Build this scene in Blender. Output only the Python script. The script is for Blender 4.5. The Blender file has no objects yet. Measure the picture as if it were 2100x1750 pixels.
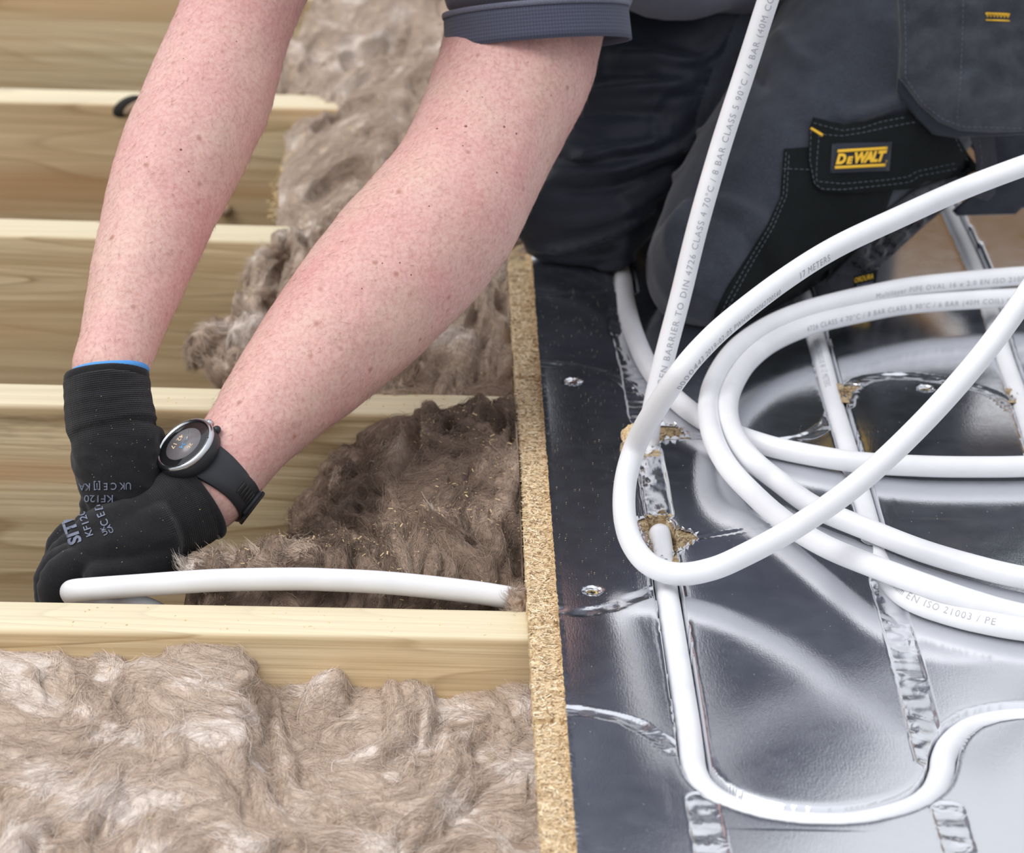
import bpy, math, random
import numpy as np
from mathutils import Vector, Matrix
from mathutils.bvhtree import BVHTree
from mathutils.geometry import delaunay_2d_cdt

random.seed(7)
rng = np.random.default_rng(7)
sc = bpy.context.scene
COL = sc.collection

# ------------------------------------------------------------------ camera
FPX = 7330.9
YAW, PITCH, ROLL = 0.033031, 0.383444, 0.034995
CAM = np.array([-0.106815, -2.210494, 1.004686])
_cy, _sy, _cp, _sp = math.cos(YAW), math.sin(YAW), math.cos(PITCH), math.sin(PITCH)
FWD = np.array([_sy * _cp, _cy * _cp, -_sp])
_r0 = np.array([_cy, -_sy, 0.0]); _u0 = np.cross(_r0, FWD)
RGT = math.cos(ROLL) * _r0 + math.sin(ROLL) * _u0
UPV = -math.sin(ROLL) * _r0 + math.cos(ROLL) * _u0
cam_d = bpy.data.cameras.new('camera'); cam = bpy.data.objects.new('camera', cam_d); COL.objects.link(cam)
M = Matrix(((RGT[0], UPV[0], -FWD[0], CAM[0]), (RGT[1], UPV[1], -FWD[1], CAM[1]), (RGT[2], UPV[2], -FWD[2], CAM[2]), (0, 0, 0, 1)))
cam.matrix_world = M
cam_d.sensor_width = 36.0; cam_d.sensor_fit = 'HORIZONTAL'; cam_d.lens = FPX / 2100 * 36.0
cam_d.clip_start = 0.05; cam_d.clip_end = 100
cam_d.dof.use_dof = True; cam_d.dof.focus_distance = 2.46; cam_d.dof.aperture_fstop = 11.0
sc.camera = cam

# ------------------------------------------------------------------ world, sun, exposure
sc.view_settings.view_transform = 'Standard'; sc.view_settings.look = 'None'
sc.view_settings.gamma = 1.0; sc.view_settings.use_curve_mapping = False
sc.view_settings.exposure = 0.0
W = bpy.data.worlds.new('overcast_sky'); sc.world = W; W.use_nodes = True
wn = W.node_tree.nodes; wl = W.node_tree.links; wn.clear()
w_out = wn.new('ShaderNodeOutputWorld'); w_bg = wn.new('ShaderNodeBackground')
w_tc = wn.new('ShaderNodeTexCoord'); w_sep = wn.new('ShaderNodeSeparateXYZ'); w_mr = wn.new('ShaderNodeMapRange')
w_cr = wn.new('ShaderNodeValToRGB'); w_no = wn.new('ShaderNodeTexNoise')
wl.new(w_tc.outputs['Generated'], w_sep.inputs[0]); wl.new(w_sep.outputs['Z'], w_mr.inputs['Value'])
w_mr.inputs['From Min'].default_value = -0.2; w_mr.inputs['From Max'].default_value = 1.0
wl.new(w_mr.outputs[0], w_cr.inputs[0])
e = w_cr.color_ramp.elements
e[0].position = 0.0; e[0].color = (0.10, 0.09, 0.08, 1)
e[1].position = 1.0; e[1].color = (1.08, 1.12, 1.20, 1)
for p_, c_ in ((0.15, (0.14, 0.13, 0.11, 1)), (0.19, (0.63, 0.63, 0.62, 1)), (0.5, (0.82, 0.84, 0.88, 1))):
    q = e.new(p_); q.color = c_
wl.new(w_cr.outputs[0], w_bg.inputs[0]); wl.new(w_bg.outputs[0], w_out.inputs[0])
w_bg.inputs[1].default_value = 1.03
sd = bpy.data.lights.new('sun', 'SUN'); so = bpy.data.objects.new('sun', sd); COL.objects.link(so)
sd.energy = 2.2; sd.angle = math.radians(40); sd.color = (1.0, 0.97, 0.93)
so.rotation_euler = (math.radians(14), math.radians(-34), 0)   # light from high on the left

# ------------------------------------------------------------------ pixel helpers (photo frame 2100x1750 -> world metres)
def rayd(px, py): return FWD + RGT * ((px - 1050) / FPX) - UPV * ((py - 875) / FPX)
def PY(px, py, Y):
    d = rayd(px, py); return CAM + d * ((Y / 1000 - CAM[1]) / d[1])
def PZ(px, py, Z=0.0):
    d = rayd(px, py); return CAM + d * ((Z / 1000 - CAM[2]) / d[2])

# ------------------------------------------------------------------ numpy noise
_perm = np.random.RandomState(3).permutation(256); _perm = np.concatenate([_perm, _perm, _perm])
_g = np.random.RandomState(4).normal(size=(256, 3)); _g /= np.linalg.norm(_g, axis=1)[:, None]
def perlin(p):
    p = np.asarray(p, float); i = np.floor(p).astype(np.int64); f = p - i; i &= 255
    w = f * f * f * (f * (f * 6 - 15) + 10); out = 0
    for dx in (0, 1):
        for dy in (0, 1):
            for dz in (0, 1):
                h = _perm[_perm[_perm[(i[..., 0] + dx) & 255] + ((i[..., 1] + dy) & 255)] + ((i[..., 2] + dz) & 255)]
                g = _g[h & 255]
                v = g[..., 0] * (f[..., 0] - dx) + g[..., 1] * (f[..., 1] - dy) + g[..., 2] * (f[..., 2] - dz)
                ww = (w[..., 0] if dx else 1 - w[..., 0]) * (w[..., 1] if dy else 1 - w[..., 1]) * (w[..., 2] if dz else 1 - w[..., 2])
                out = out + ww * v
    return out * 1.5
def fbm(p, n=3):
    s = 0; a = 1
    for k in range(n): s = s + a * perlin(p * 2 ** k + 17.3 * k); a *= .5
    return s
def smooth(a, b, x):
    t = np.clip((x - a) / (b - a), 0, 1); return t * t * (3 - 2 * t)

# ------------------------------------------------------------------ object helpers
def mesh_obj(name, verts, faces, mat=None, parent=None, smoothf=True):
    me = bpy.data.meshes.new(name)
    verts = np.asarray(verts, float)
    if isinstance(faces, np.ndarray) and faces.ndim == 2:
        n, k = faces.shape
        me.vertices.add(len(verts)); me.vertices.foreach_set('co', verts.astype(np.float32).ravel())
        me.loops.add(n * k); me.loops.foreach_set('vertex_index', faces.astype(np.int32).ravel())
        me.polygons.add(n); me.polygons.foreach_set('loop_start', np.arange(0, n * k, k, dtype=np.int32))
        me.update(calc_edges=True)
    else:
        me.from_pydata([tuple(v) for v in verts], [], [tuple(f) for f in faces]); me.update()
    me.validate()
    if smoothf: me.shade_smooth()
    if mat: me.materials.append(mat)
    o = bpy.data.objects.new(name, me); COL.objects.link(o)
    if parent: o.parent = parent
    return o
def empty(name, loc=(0, 0, 0)):
    o = bpy.data.objects.new(name, None); COL.objects.link(o); o.empty_display_size = .02
    o.location = loc; return o
def tag(o, label, cat, group=None):
    o['label'] = label; o['category'] = cat
    if group: o['group'] = group
    return o
def adopt(child, parent):      # keep world position
    child.parent = parent
    child.matrix_parent_inverse = Matrix.Translation(-Vector(parent.location)); return child
def cat_merge(parts):
    V = []; F = []; n = 0
    for v, f in parts:
        V.append(np.asarray(v, float)); F += [tuple(int(i) + n for i in q) for q in f]; n += len(v)
    return np.concatenate(V), F
def catmull(P, n):
    P = np.asarray(P, float); m = len(P)
    t = np.linspace(0, m - 1, n); i = np.clip(t.astype(int), 0, m - 2); f = (t - i)[:, None]
    E = np.vstack([2 * P[0] - P[1], P, 2 * P[-1] - P[-2]])
    a, b, c, d = E[i], E[i + 1], E[i + 2], E[i + 3]
    return .5 * ((2 * b) + (c - a) * f + (2 * a - 5 * b + 4 * c - d) * f ** 2 + (3 * b - a - 3 * c + d) * f ** 3)
def resample(P, step):
    Q = catmull(P, max(40, len(P) * 30)); s = np.concatenate([[0], np.cumsum(np.linalg.norm(np.diff(Q[:, :3], axis=0), axis=1))])
    n = max(3, int(s[-1] / step) + 1); t = np.linspace(0, s[-1], n)
    return np.stack([np.interp(t, s, Q[:, k]) for k in range(Q.shape[1])], 1)
def frames(C, up=(0, 0, 1)):
    T = np.gradient(C, axis=0); T /= np.linalg.norm(T, axis=1)[:, None] + 1e-12
    N = np.zeros_like(T); n = np.array(up, float)
    for k in range(len(C)):
        n = n - T[k] * (n @ T[k])
        if np.linalg.norm(n) < 1e-4: n = np.cross(T[k], [1, 0, .1])
        n /= np.linalg.norm(n); N[k] = n
    return T, N, np.cross(T, N)
def tube(C, R, seg=24, caps=True, up=(0, 0, 1), flat=1.0):
    C = np.asarray(C, float); R = np.broadcast_to(np.asarray(R, float), (len(C),))
    T, N, B = frames(C, up); a = np.linspace(0, 2 * math.pi, seg, endpoint=False)
    V = C[:, None] + R[:, None, None] * (np.cos(a)[None, :, None] * N[:, None] * flat + np.sin(a)[None, :, None] * B[:, None])
    V = V.reshape(-1, 3); F = []
    for k in range(len(C) - 1):
        for j in range(seg):
            j2 = (j + 1) % seg; F.append((k * seg + j, k * seg + j2, (k + 1) * seg + j2, (k + 1) * seg + j))
    if caps:
        n = len(V); V = np.vstack([V, C[0] - T[0] * R[0] * .5, C[-1] + T[-1] * R[-1] * .5])
        for j in range(seg):
            j2 = (j + 1) % seg; F.append((n, j2, j)); b = (len(C) - 1) * seg; F.append((n + 1, b + j, b + j2))
    return V, F
def limb(pts, step=.008, seg=28):      # pts (x,y,z,r) metres
    Q = resample(np.asarray(pts, float), step); return tube(Q[:, :3], Q[:, 3], seg)
def ball(c, r, seg=24, rings=14, rot=None):
    r = np.broadcast_to(np.asarray(r, float), (3,)); V = []; F = []
    for i in range(rings + 1):
        th = math.pi * (i + .001) / (rings + .002)
        for j in range(seg):
            ph = 2 * math.pi * j / seg; V.append((math.sin(th) * math.cos(ph) * r[0], math.sin(th) * math.sin(ph) * r[1], math.cos(th) * r[2]))
    V = np.array(V)
    if rot is not None: V = V @ np.asarray(rot).T
    for i in range(rings):
        for j in range(seg):
            j2 = (j + 1) % seg; F.append((i * seg + j, (i + 1) * seg + j, (i + 1) * seg + j2, i * seg + j2))
    F.append(tuple(range(seg))[::-1]); F.append(tuple(rings * seg + j for j in range(seg)))
    return V + np.asarray(c), F
def box(c, s, rot=None):
    V = np.array([(x, y, z) for x in (-.5, .5) for y in (-.5, .5) for z in (-.5, .5)]) * np.asarray(s)
    if rot is not None: V = V @ np.asarray(rot).T
    F = [(0, 1, 3, 2), (4, 6, 7, 5), (0, 4, 5, 1), (2, 3, 7, 6), (0, 2, 6, 4), (1, 5, 7, 3)]
    return V + np.asarray(c), F
def fuse(parts, voxel, smooth_it=6, fac=.5):      # one continuous surface from overlapping volumes -> (verts, quads, normals)
    V, F = cat_merge(parts)
    o = mesh_obj('tmp', V, F)
    m = o.modifiers.new('r', 'REMESH'); m.mode = 'VOXEL'; m.voxel_size = voxel
    s = o.modifiers.new('s', 'SMOOTH'); s.iterations = smooth_it; s.factor = fac
    dg = bpy.context.evaluated_depsgraph_get(); ev = o.evaluated_get(dg); me = ev.to_mesh()
    n = len(me.vertices); co = np.empty(n * 3, np.float32); me.vertices.foreach_get('co', co)
    no = np.empty(n * 3, np.float32); me.vertices.foreach_get('normal', no)
    F = [tuple(p.vertices) for p in me.polygons]
    ev.to_mesh_clear(); me0 = o.data; bpy.data.objects.remove(o); bpy.data.meshes.remove(me0)
    Q = np.array([f for f in F if len(f) == 4])
    return co.reshape(-1, 3).astype(float), Q, no.reshape(-1, 3).astype(float)
def bvh_of(V, F): return BVHTree.FromPolygons([Vector(v) for v in V], [tuple(int(i) for i in f) for f in F])
def hit(bvh, px, py):
    d = Vector(rayd(px, py)).normalized(); r = bvh.ray_cast(Vector(CAM), d)
    return r  # loc, normal, idx, dist
def ptdist(V, L):      # distance of points to a polyline and arc position
    V = np.asarray(V, float); L = np.asarray(L, float); best = np.full(len(V), 1e9); pos = np.zeros(len(V)); s = 0
    for a, b in zip(L[:-1], L[1:]):
        ab = b - a; l2 = ab @ ab + 1e-18; t = np.clip(((V - a) @ ab) / l2, 0, 1)
        d = np.linalg.norm(V - a - t[:, None] * ab, axis=1); m = d < best
        best[m] = d[m]; pos[m] = s + t[m] * math.sqrt(l2); s += math.sqrt(l2)
    return best, pos
def inpoly(X, Y, poly):
    c = np.zeros(X.shape, bool); n = len(poly)
    for i in range(n):
        x1, y1 = poly[i][:2]; x2, y2 = poly[(i + 1) % n][:2]
        m = ((y1 > Y) != (y2 > Y)) & (X < (x2 - x1) * (Y - y1) / (y2 - y1 + 1e-15) + x1); c ^= m
    return c

# ------------------------------------------------------------------ materials
def mat(name, base=(.5, .5, .5), rough=.6, metal=0.0, spec=.5, sss=0, sssr=(1, .3, .15), sheen=0):
    m = bpy.data.materials.new(name); m.use_nodes = True; b = m.node_tree.nodes['Principled BSDF']
    b.inputs['Base Color'].default_value = (*base, 1); b.inputs['Roughness'].default_value = rough
    b.inputs['Metallic'].default_value = metal; b.inputs['Specular IOR Level'].default_value = spec
    if sss:
        b.inputs['Subsurface Weight'].default_value = sss; b.inputs['Subsurface Radius'].default_value = sssr; b.inputs['Subsurface Scale'].default_value = .006
    if sheen:
        b.inputs['Sheen Weight'].default_value = sheen; b.inputs['Sheen Roughness'].default_value = .5
    return m
class NT:
    def __init__(s, m): s.t = m.node_tree; s.b = s.t.nodes['Principled BSDF']
    def n(s, kind, **kw):
        x = s.t.nodes.new(kind)
        for k, v in kw.items():
            if hasattr(x, k): setattr(x, k, v)
            else: x.inputs[k.replace('_', ' ')].default_value = v
        return x
    def l(s, a, b): s.t.links.new(a, b)
    def coord(s, scale=(1, 1, 1), rot=(0, 0, 0), loc=(0, 0, 0), which='Object', src=None):
        mp = s.t.nodes.new('ShaderNodeMapping'); mp.inputs['Scale'].default_value = scale; mp.inputs['Rotation'].default_value = rot; mp.inputs['Location'].default_value = loc
        if src is None:
            tc = s.t.nodes.new('ShaderNodeTexCoord'); src = tc.outputs[which]
        s.l(src, mp.inputs[0]); return mp.outputs[0]
    def noise(s, v, scale, detail=3, rough=.5, dist=0):
        x = s.n('ShaderNodeTexNoise'); x.inputs['Scale'].default_value = scale; x.inputs['Detail'].default_value = detail
        x.inputs['Roughness'].default_value = rough; x.inputs['Distortion'].default_value = dist; s.l(v, x.inputs['Vector']); return x
    def ramp(s, f, stops):
        r = s.n('ShaderNodeValToRGB'); el = r.color_ramp.elements
        while len(el) < len(stops): el.new(.5)
        for q, (p, c) in zip(el, stops): q.position = p; q.color = (*c, 1) if len(c) == 3 else c
        s.l(f, r.inputs[0]); return r.outputs[0]
    def mix(s, f, a, b, mode='MIX'):
        x = s.n('ShaderNodeMix', data_type='RGBA', blend_type=mode)
        for k, v in ((0, f), (6, a), (7, b)):
            if isinstance(v, (int, float)): x.inputs[k].default_value = v
            elif isinstance(v, tuple): x.inputs[k].default_value = (*v, 1)
            else: s.l(v, x.inputs[k])
        return x.outputs[2]
    def math(s, op, a, b=0.0, c=0.0):
        x = s.n('ShaderNodeMath', operation=op)
        for k, v in enumerate((a, b, c)):
            if isinstance(v, (int, float)): x.inputs[k].default_value = v
            else: s.l(v, x.inputs[k])
        return x.outputs[0]
    def bump(s, h, strength=.3, dist=.001, prev=None):
        x = s.n('ShaderNodeBump'); x.inputs['Strength'].default_value = strength; x.inputs['Distance'].default_value = dist
        s.l(h, x.inputs['Height'])
        if prev is not None: s.l(prev, x.inputs['Normal'])
        s.l(x.outputs[0], s.b.inputs['Normal']); return x.outputs[0]
    def base(s, c): s.l(c, s.b.inputs['Base Color'])

def wood_mat():
    m = mat('treated_pine', (.62, .5, .28), .62, spec=.3); t = NT(m)
    oi = t.n('ShaderNodeObjectInfo'); tc = t.n('ShaderNodeTexCoord')
    off = t.n('ShaderNodeVectorMath', operation='ADD'); t.l(tc.outputs['Object'], off.inputs[0])
    sc3 = t.n('ShaderNodeCombineXYZ'); t.l(t.math('MULTIPLY', oi.outputs['Random'], 37.0), sc3.inputs[0]); t.l(t.math('MULTIPLY', oi.outputs['Random'], 3.1), sc3.inputs[2])
    t.l(sc3.outputs[0], off.inputs[1]); v = off.outputs[0]
    # boards are sawn along the trunk: contour lines of a slow field stretched along X give cathedral grain
    fld = t.noise(t.coord((.55, 9, 9), src=v), 1.0, 1.5, .4, .2)
    def contour(k, w):
        x = t.math('FRACT', t.math('MULTIPLY', fld.outputs[0], k)); return t.ramp(x, [(0, (0, 0, 0)), (.5, (.15,) * 3), (.86 - w, (.45,) * 3), (.95, (1, 1, 1)), (1, (0, 0, 0))])
    big = t.noise(t.coord((2.0, 11, 11), loc=(5, 0, 1), src=v), 1.0, 3, .6)
    fine = t.noise(t.coord((4, 520, 520), src=v), 1.0, 4, .65); med = t.noise(t.coord((2.2, 150, 150), src=v), 1.0, 3, .6)
    c = t.ramp(big.outputs[0], [(.30, (.62, .45, .26)), (.45, (.78, .61, .38)), (.6, (.82, .68, .45)), (.75, (.70, .58, .35))])
    c = t.mix(t.math('MULTIPLY', contour(34, 0), t.ramp(t.noise(t.coord((1.2, 14, 14), loc=(1, 2, 8), src=v), 1.0, 2).outputs[0], [(.35, (.35,) * 3), (.65, (1,) * 3)])), c, (.31, .19, .085))
    c = t.mix(t.ramp(med.outputs[0], [(.35, (.55,) * 3), (.55, (0, 0, 0))]), c, (.46, .32, .16))
    c = t.mix(t.ramp(fine.outputs[0], [(.35, (.40,) * 3), (.6, (0, 0, 0))]), c, (.36, .26, .13))
    ob = t.noise(t.coord((.8, 20, 20), loc=(9, 2, 4), src=v), 1.0, 2, .5)      # warm heartwood bands
    c = t.mix(t.ramp(ob.outputs[0], [(.57, (0, 0, 0)), (.70, (.55,) * 3)]), c, (.52, .29, .13))
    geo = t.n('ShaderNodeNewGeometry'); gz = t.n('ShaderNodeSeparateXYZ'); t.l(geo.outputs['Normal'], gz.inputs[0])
    c = t.mix(t.ramp(gz.outputs[2], [(.3, (0, 0, 0)), (.9, (.6, .6, .6))]), c, (.72, .67, .50))  # upward faces tinted paler: overhead light painted into the wood colour
    st = t.noise(t.coord((4, 30, 30), loc=(3, 1, 2), src=v), 1.0, 5, .7)
    at = t.n('ShaderNodeAttribute', attribute_name='stain', attribute_type='OBJECT')
    k = t.math('MULTIPLY', t.ramp(st.outputs[0], [(.48, (0, 0, 0)), (.66, (1, 1, 1))]), at.outputs['Fac'])
    sep = t.n('ShaderNodeSeparateXYZ'); t.l(tc.outputs['Object'], sep.inputs[0])
    band = t.ramp(t.math('MULTIPLY', sep.outputs[2], -10.0), [(.03, (0, 0, 0)), (.10, (1, 1, 1)), (.35, (.6,) * 3), (.9, (.15,) * 3)])
    c = t.mix(t.math('MULTIPLY', t.math('MULTIPLY', k, band), .85), c, (.12, .085, .045))
    t.base(c); t.bump(fine.outputs[0], .35, .0006); return m
M_WOOD = wood_mat()
def chip_mat(dark=1.0):
    m = mat('chipboard', (.6, .45, .25), .85, spec=.2); t = NT(m)
    v = t.coord((1, 1, 1))
    sA = t.n('ShaderNodeTexVoronoi'); sA.inputs['Scale'].default_value = 1; t.l(t.coord((130, 620, 500), (0, 0, .7), src=v), sA.inputs['Vector'])
    sB = t.n('ShaderNodeTexVoronoi'); sB.inputs['Scale'].default_value = 1; t.l(t.coord((620, 140, 500), (0, 0, .35), src=v), sB.inputs['Vector'])
    n = t.noise(v, 260, 2)
    sel = t.ramp(n.outputs[0], [(.48, (0, 0, 0)), (.52, (1, 1, 1))])
    cc = t.mix(sel, sA.outputs['Color'], sB.outputs['Color'])
    g = t.n('ShaderNodeSeparateColor'); t.l(cc, g.inputs[0])
    k = dark
    c = t.ramp(g.outputs[0], [(0, (.34 * k, .21 * k, .10 * k)), (.25, (.50 * k, .36 * k, .20 * k)), (.6, (.62 * k, .47 * k, .28 * k)), (1, (.74 * k, .60 * k, .40 * k))])
    t.base(c); t.bump(n.outputs[0], .5, .0010); return m
M_FLAKE = mat('wood_flake', (.6, .45, .25), .8); _t = NT(M_FLAKE); _a = _t.n('ShaderNodeAttribute', attribute_name='flake'); _t.base(_a.outputs['Color'])
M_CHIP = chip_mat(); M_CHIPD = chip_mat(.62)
def foil_mat(name, crinkle=0.0, rough=.16):
    m = mat(name, (.80, .81, .84), rough, 1.0); t = NT(m)
    v = t.coord((1, 1, 1))
    weave = t.noise(t.coord((900, 120, 1), src=v), 1.0, 3, .6); grit = t.noise(v, 700, 2, .6); hz = t.noise(v, 55, 4, .6)
    b = t.bump(weave.outputs[0], .12, .0004); b = t.bump(grit.outputs[0], .10, .0004, b)
    b = t.bump(t.noise(v, 9, 2, .5).outputs[0], .03, .003, b)
    if crinkle:
        cr = t.noise(t.coord((1, .6, 1), (0, 0, .6), src=v), 60, 2, .5, 1.0); b = t.bump(cr.outputs[0], crinkle, .004, b)
    # dust and rub marks: pale flecks and haze, with blue sky light painted in
    vo = t.n('ShaderNodeTexVoronoi'); vo.inputs['Scale'].default_value = 210; t.l(v, vo.inputs['Vector'])
    fl = t.ramp(vo.outputs['Distance'], [(.05, (1, 1, 1)), (.09, (0, 0, 0))])
    vs = t.n('ShaderNodeSeparateColor'); t.l(vo.outputs['Color'], vs.inputs[0])
    fl = t.math('MULTIPLY', fl, t.math('GREATER_THAN', vs.outputs[0], .80))
    mx = t.n('ShaderNodeMixShader'); df = t.n('ShaderNodeBsdfDiffuse'); df.inputs[0].default_value = (.50, .55, .64, 1)
    sm = t.ramp(hz.outputs[0], [(.35, (.022, .022, .022)), (.8, (.045, .045, .045))])
    f = t.math('ADD', t.math('MULTIPLY', fl, .8), sm)
    t.l(f, mx.inputs[0]); t.l(t.b.outputs[0], mx.inputs[1]); t.l(df.outputs[0], mx.inputs[2])
    out = [x for x in t.t.nodes if x.type == 'OUTPUT_MATERIAL'][0]; t.l(mx.outputs[0], out.inputs[0])
    t.l(t.ramp(hz.outputs[0], [(.3, (rough * .9,) * 3), (.75, (rough * 1.25,) * 3)]), t.b.inputs['Roughness'])
    return m
M_FOIL = foil_mat('aluminium_foil_facing', 0, .11); M_TAPE = foil_mat('crinkled_foil_tape', .12, .16)
def pipe_mat():
    m = mat('white_pipe_plastic', (.80, .80, .835), .36, spec=.4, sss=.15, sssr=(.6, .6, .7)); t = NT(m)
    v = t.coord(); n = t.noise(v, 30, 3); t.base(t.ramp(n.outputs[0], [(.3, (.70, .705, .735)), (.7, (.76, .765, .795))]))
    t.bump(t.noise(v, 300, 2).outputs[0], .04, .0005); return m
M_PIPE = pipe_mat()
M_INK = mat('grey_pipe_print', (.36, .36, .40), .6)
def skin_mat():
    m = mat('skin', (.62, .36, .31), .5, spec=.35, sss=.25, sssr=(1, .35, .2)); t = NT(m); v = t.coord()
    a = t.noise(v, 16, 4, .6); b = t.noise(v, 330, 3, .6); f = t.n('ShaderNodeTexVoronoi'); f.inputs['Scale'].default_value = 55; t.l(v, f.inputs['Vector'])
    c = t.ramp(a.outputs[0], [(.34, (.65, .435, .375)), (.5, (.65, .395, .36)), (.70, (.63, .335, .32))])
    c = t.mix(t.ramp(b.outputs[0], [(.45, (0, 0, 0)), (.7, (.42, .42, .42))]), c, (.46, .19, .16))
    c = t.mix(t.ramp(b.outputs[0], [(.3, (.35, .35, .35)), (.45, (0, 0, 0))]), c, (.72, .52, .45))
    vs = t.n('ShaderNodeSeparateColor'); t.l(f.outputs['Color'], vs.inputs[0])
    sp = t.math('MULTIPLY', t.ramp(f.outputs['Distance'], [(.05, (1, 1, 1)), (.16, (0, 0, 0))]), t.math('GREATER_THAN', vs.outputs[0], .5))
    c = t.mix(t.math('MULTIPLY', sp, .6), c, (.30, .11, .07)); t.base(c)
    bb = t.bump(b.outputs[0], .25, .0008); t.bump(t.noise(v, 90, 3).outputs[0], .15, .002, bb); return m
M_SKIN = skin_mat()
def fabric(name, c1, c2, scale=900, rough=.9, sheen=.2, bstr=.3, wear=(0, 0, 0), wf=0.0):
    m = mat(name, c1, rough, spec=.15, sheen=sheen); t = NT(m); v = t.coord()
    n = t.noise(v, 22, 4, .6); w = t.noise(v, scale, 2, .7)
    c = t.ramp(n.outputs[0], [(.3, c1), (.7, c2)])
    c = t.mix(t.ramp(w.outputs[0], [(.4, (0, 0, 0)), (.75, (.35, .35, .35))]), c, tuple(min(1, x * 2.2 + .01) for x in c2))
    if wf: c = t.mix(t.ramp(t.noise(v, 13, 5, .7).outputs[0], [(.45, (0, 0, 0)), (.7, (wf, wf, wf))]), c, wear)
    t.base(c); b = t.bump(w.outputs[0], bstr, .0006); t.bump(t.noise(v, 60, 3).outputs[0], .12, .003, b); return m
M_NAVY = fabric('dark_navy_work_cloth', (.009, .012, .021), (.015, .019, .032), sheen=.10, rough=.55)
M_NAVY.node_tree.nodes['Principled BSDF'].inputs['Specular IOR Level'].default_value = .35
M_SLATE = fabric('slate_stretch_cloth', (.026, .030, .042), (.038, .043, .058), wear=(.10, .11, .14), wf=.35, sheen=.3)
M_BLACK = fabric('black_abrasion_cloth', (.005, .0065, .007), (.008, .010, .011), 1300, sheen=0, bstr=.2)
M_POUCH = fabric('worn_grey_canvas', (.026, .029, .038), (.045, .05, .062), 1100, wear=(.13, .135, .16), wf=.4)
M_RIB = fabric('ribbed_grey_elastic', (.035, .035, .045), (.06, .06, .072), 1000)
M_SHIRT = fabric('slate_polo_jersey', (.10, .105, .145), (.135, .14, .185), 1200, sheen=.15)
def rib_knit(name, c1, c2, freq):
    m = mat(name, c1, .95, spec=.1, sheen=.15); t = NT(m)
    uv = t.n('ShaderNodeUVMap'); mp = t.coord((1, 1, 1), src=uv.outputs[0])
    w = t.n('ShaderNodeTexWave', bands_direction='X'); w.inputs['Scale'].default_value = freq[0]; t.l(mp, w.inputs['Vector'])
    w2 = t.n('ShaderNodeTexWave', bands_direction='Y'); w2.inputs['Scale'].default_value = freq[1]; t.l(mp, w2.inputs['Vector'])
    h = t.math('ADD', t.math('MULTIPLY', w.outputs[0], .6), t.math('MULTIPLY', w2.outputs[0], .5))
    t.base(t.ramp(h, [(.1, c1), (.9, c2)])); t.bump(h, .5, .0008); return m
M_CUFF = rib_knit('rib_knit_cuff', (.060, .064, .098), (.085, .09, .13), (60, 3))
def glove_mat():
    m = mat('black_knit_glove', (.012, .012, .014), .85, spec=.25, sheen=.12); t = NT(m)
    at = t.n('ShaderNodeAttribute', attribute_name='rib'); v = t.coord()
    uv = t.n('ShaderNodeUVMap')
    w = t.n('ShaderNodeTexWave', bands_direction='Y'); w.inputs['Scale'].default_value = 1.0
    s = t.n('ShaderNodeSeparateXYZ'); t.l(at.outputs['Vector'], s.inputs[0])
    r1 = t.math('SINE', t.math('MULTIPLY', s.outputs[0], 4200.0)); r2 = t.math('SINE', t.math('MULTIPLY', s.outputs[1], 150.0))
    h = t.math('MULTIPLY', t.math('ADD', r1, t.math('MULTIPLY', r2, .7)), s.outputs[2])
    w = t.noise(v, 1400, 2, .7)
    c = t.mix(t.ramp(w.outputs[0], [(.4, (0, 0, 0)), (.8, (.5, .5, .5))]), (.006, .006, .008), (.028, .028, .032))
    c = t.mix(t.ramp(h, [(.2, (0, 0, 0)), (.9, (.35, .35, .35))]), c, (.036, .036, .041))
    t.base(c); b = t.bump(w.outputs[0], .25, .0005); t.bump(h, .6, .0006, b); return m
M_GLOVE = glove_mat()
M_PRINT = mat('grey_glove_print', (.16, .18, .25), .8)
M_YEL = mat('yellow_embroidery', (.85, .50, .03), .7)
M_BLUE = mat('blue_knit_edge', (.08, .30, .70), .8)
M_THREAD = mat('grey_thread', (.16, .18, .22), .8)
M_RUB = mat('black_rubber', (.022, .024, .030), .42, spec=.4)
M_STEEL = mat('polished_steel', (.55, .57, .60), .16, 1.0)
M_GLASS = mat('dark_watch_glass', (.012, .012, .014), .06, spec=.7)
M_LCD = mat('watch_display', (.16, .15, .16), .25)
M_LCDT = mat('watch_digits_orange', (.75, .55, .36), .5)
M_LCDB = mat('watch_digits_blue', (.10, .30, .55), .5)
M_BRASS = mat('yellow_zinc_screw', (.60, .42, .14), .35, 1.0)
M_SAW = mat('sawdust', (.72, .54, .30), .85)
M_HAIR = mat('brown_hair', (.10, .055, .03), .6)
M_SOIL = fabric('dark_soil', (.035, .027, .02), (.06, .045, .03), 60)
def wool_mat(name):
    m = mat(name, (.4, .3, .24), .9, spec=.12); t = NT(m)
    at = t.n('ShaderNodeAttribute', attribute_name='wool'); v = t.coord()
    n = t.noise(v, 300, 3, .6, 1.0)
    c = t.mix(t.ramp(n.outputs[0], [(.35, (.25, .25, .25)), (.6, (0, 0, 0))]), at.outputs['Color'], (.16, .10, .07))
    t.base(c); t.bump(n.outputs[0], .35, .002); return m
M_WOOL = wool_mat('brown_mineral_wool')
def fibre_mat():
    m = mat('wool_fibre', (.4, .3, .24), .7, spec=.2); t = NT(m)
    at = t.n('ShaderNodeAttribute', attribute_name='wool'); t.base(at.outputs['Color']); return m
M_FIB = fibre_mat()

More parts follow.
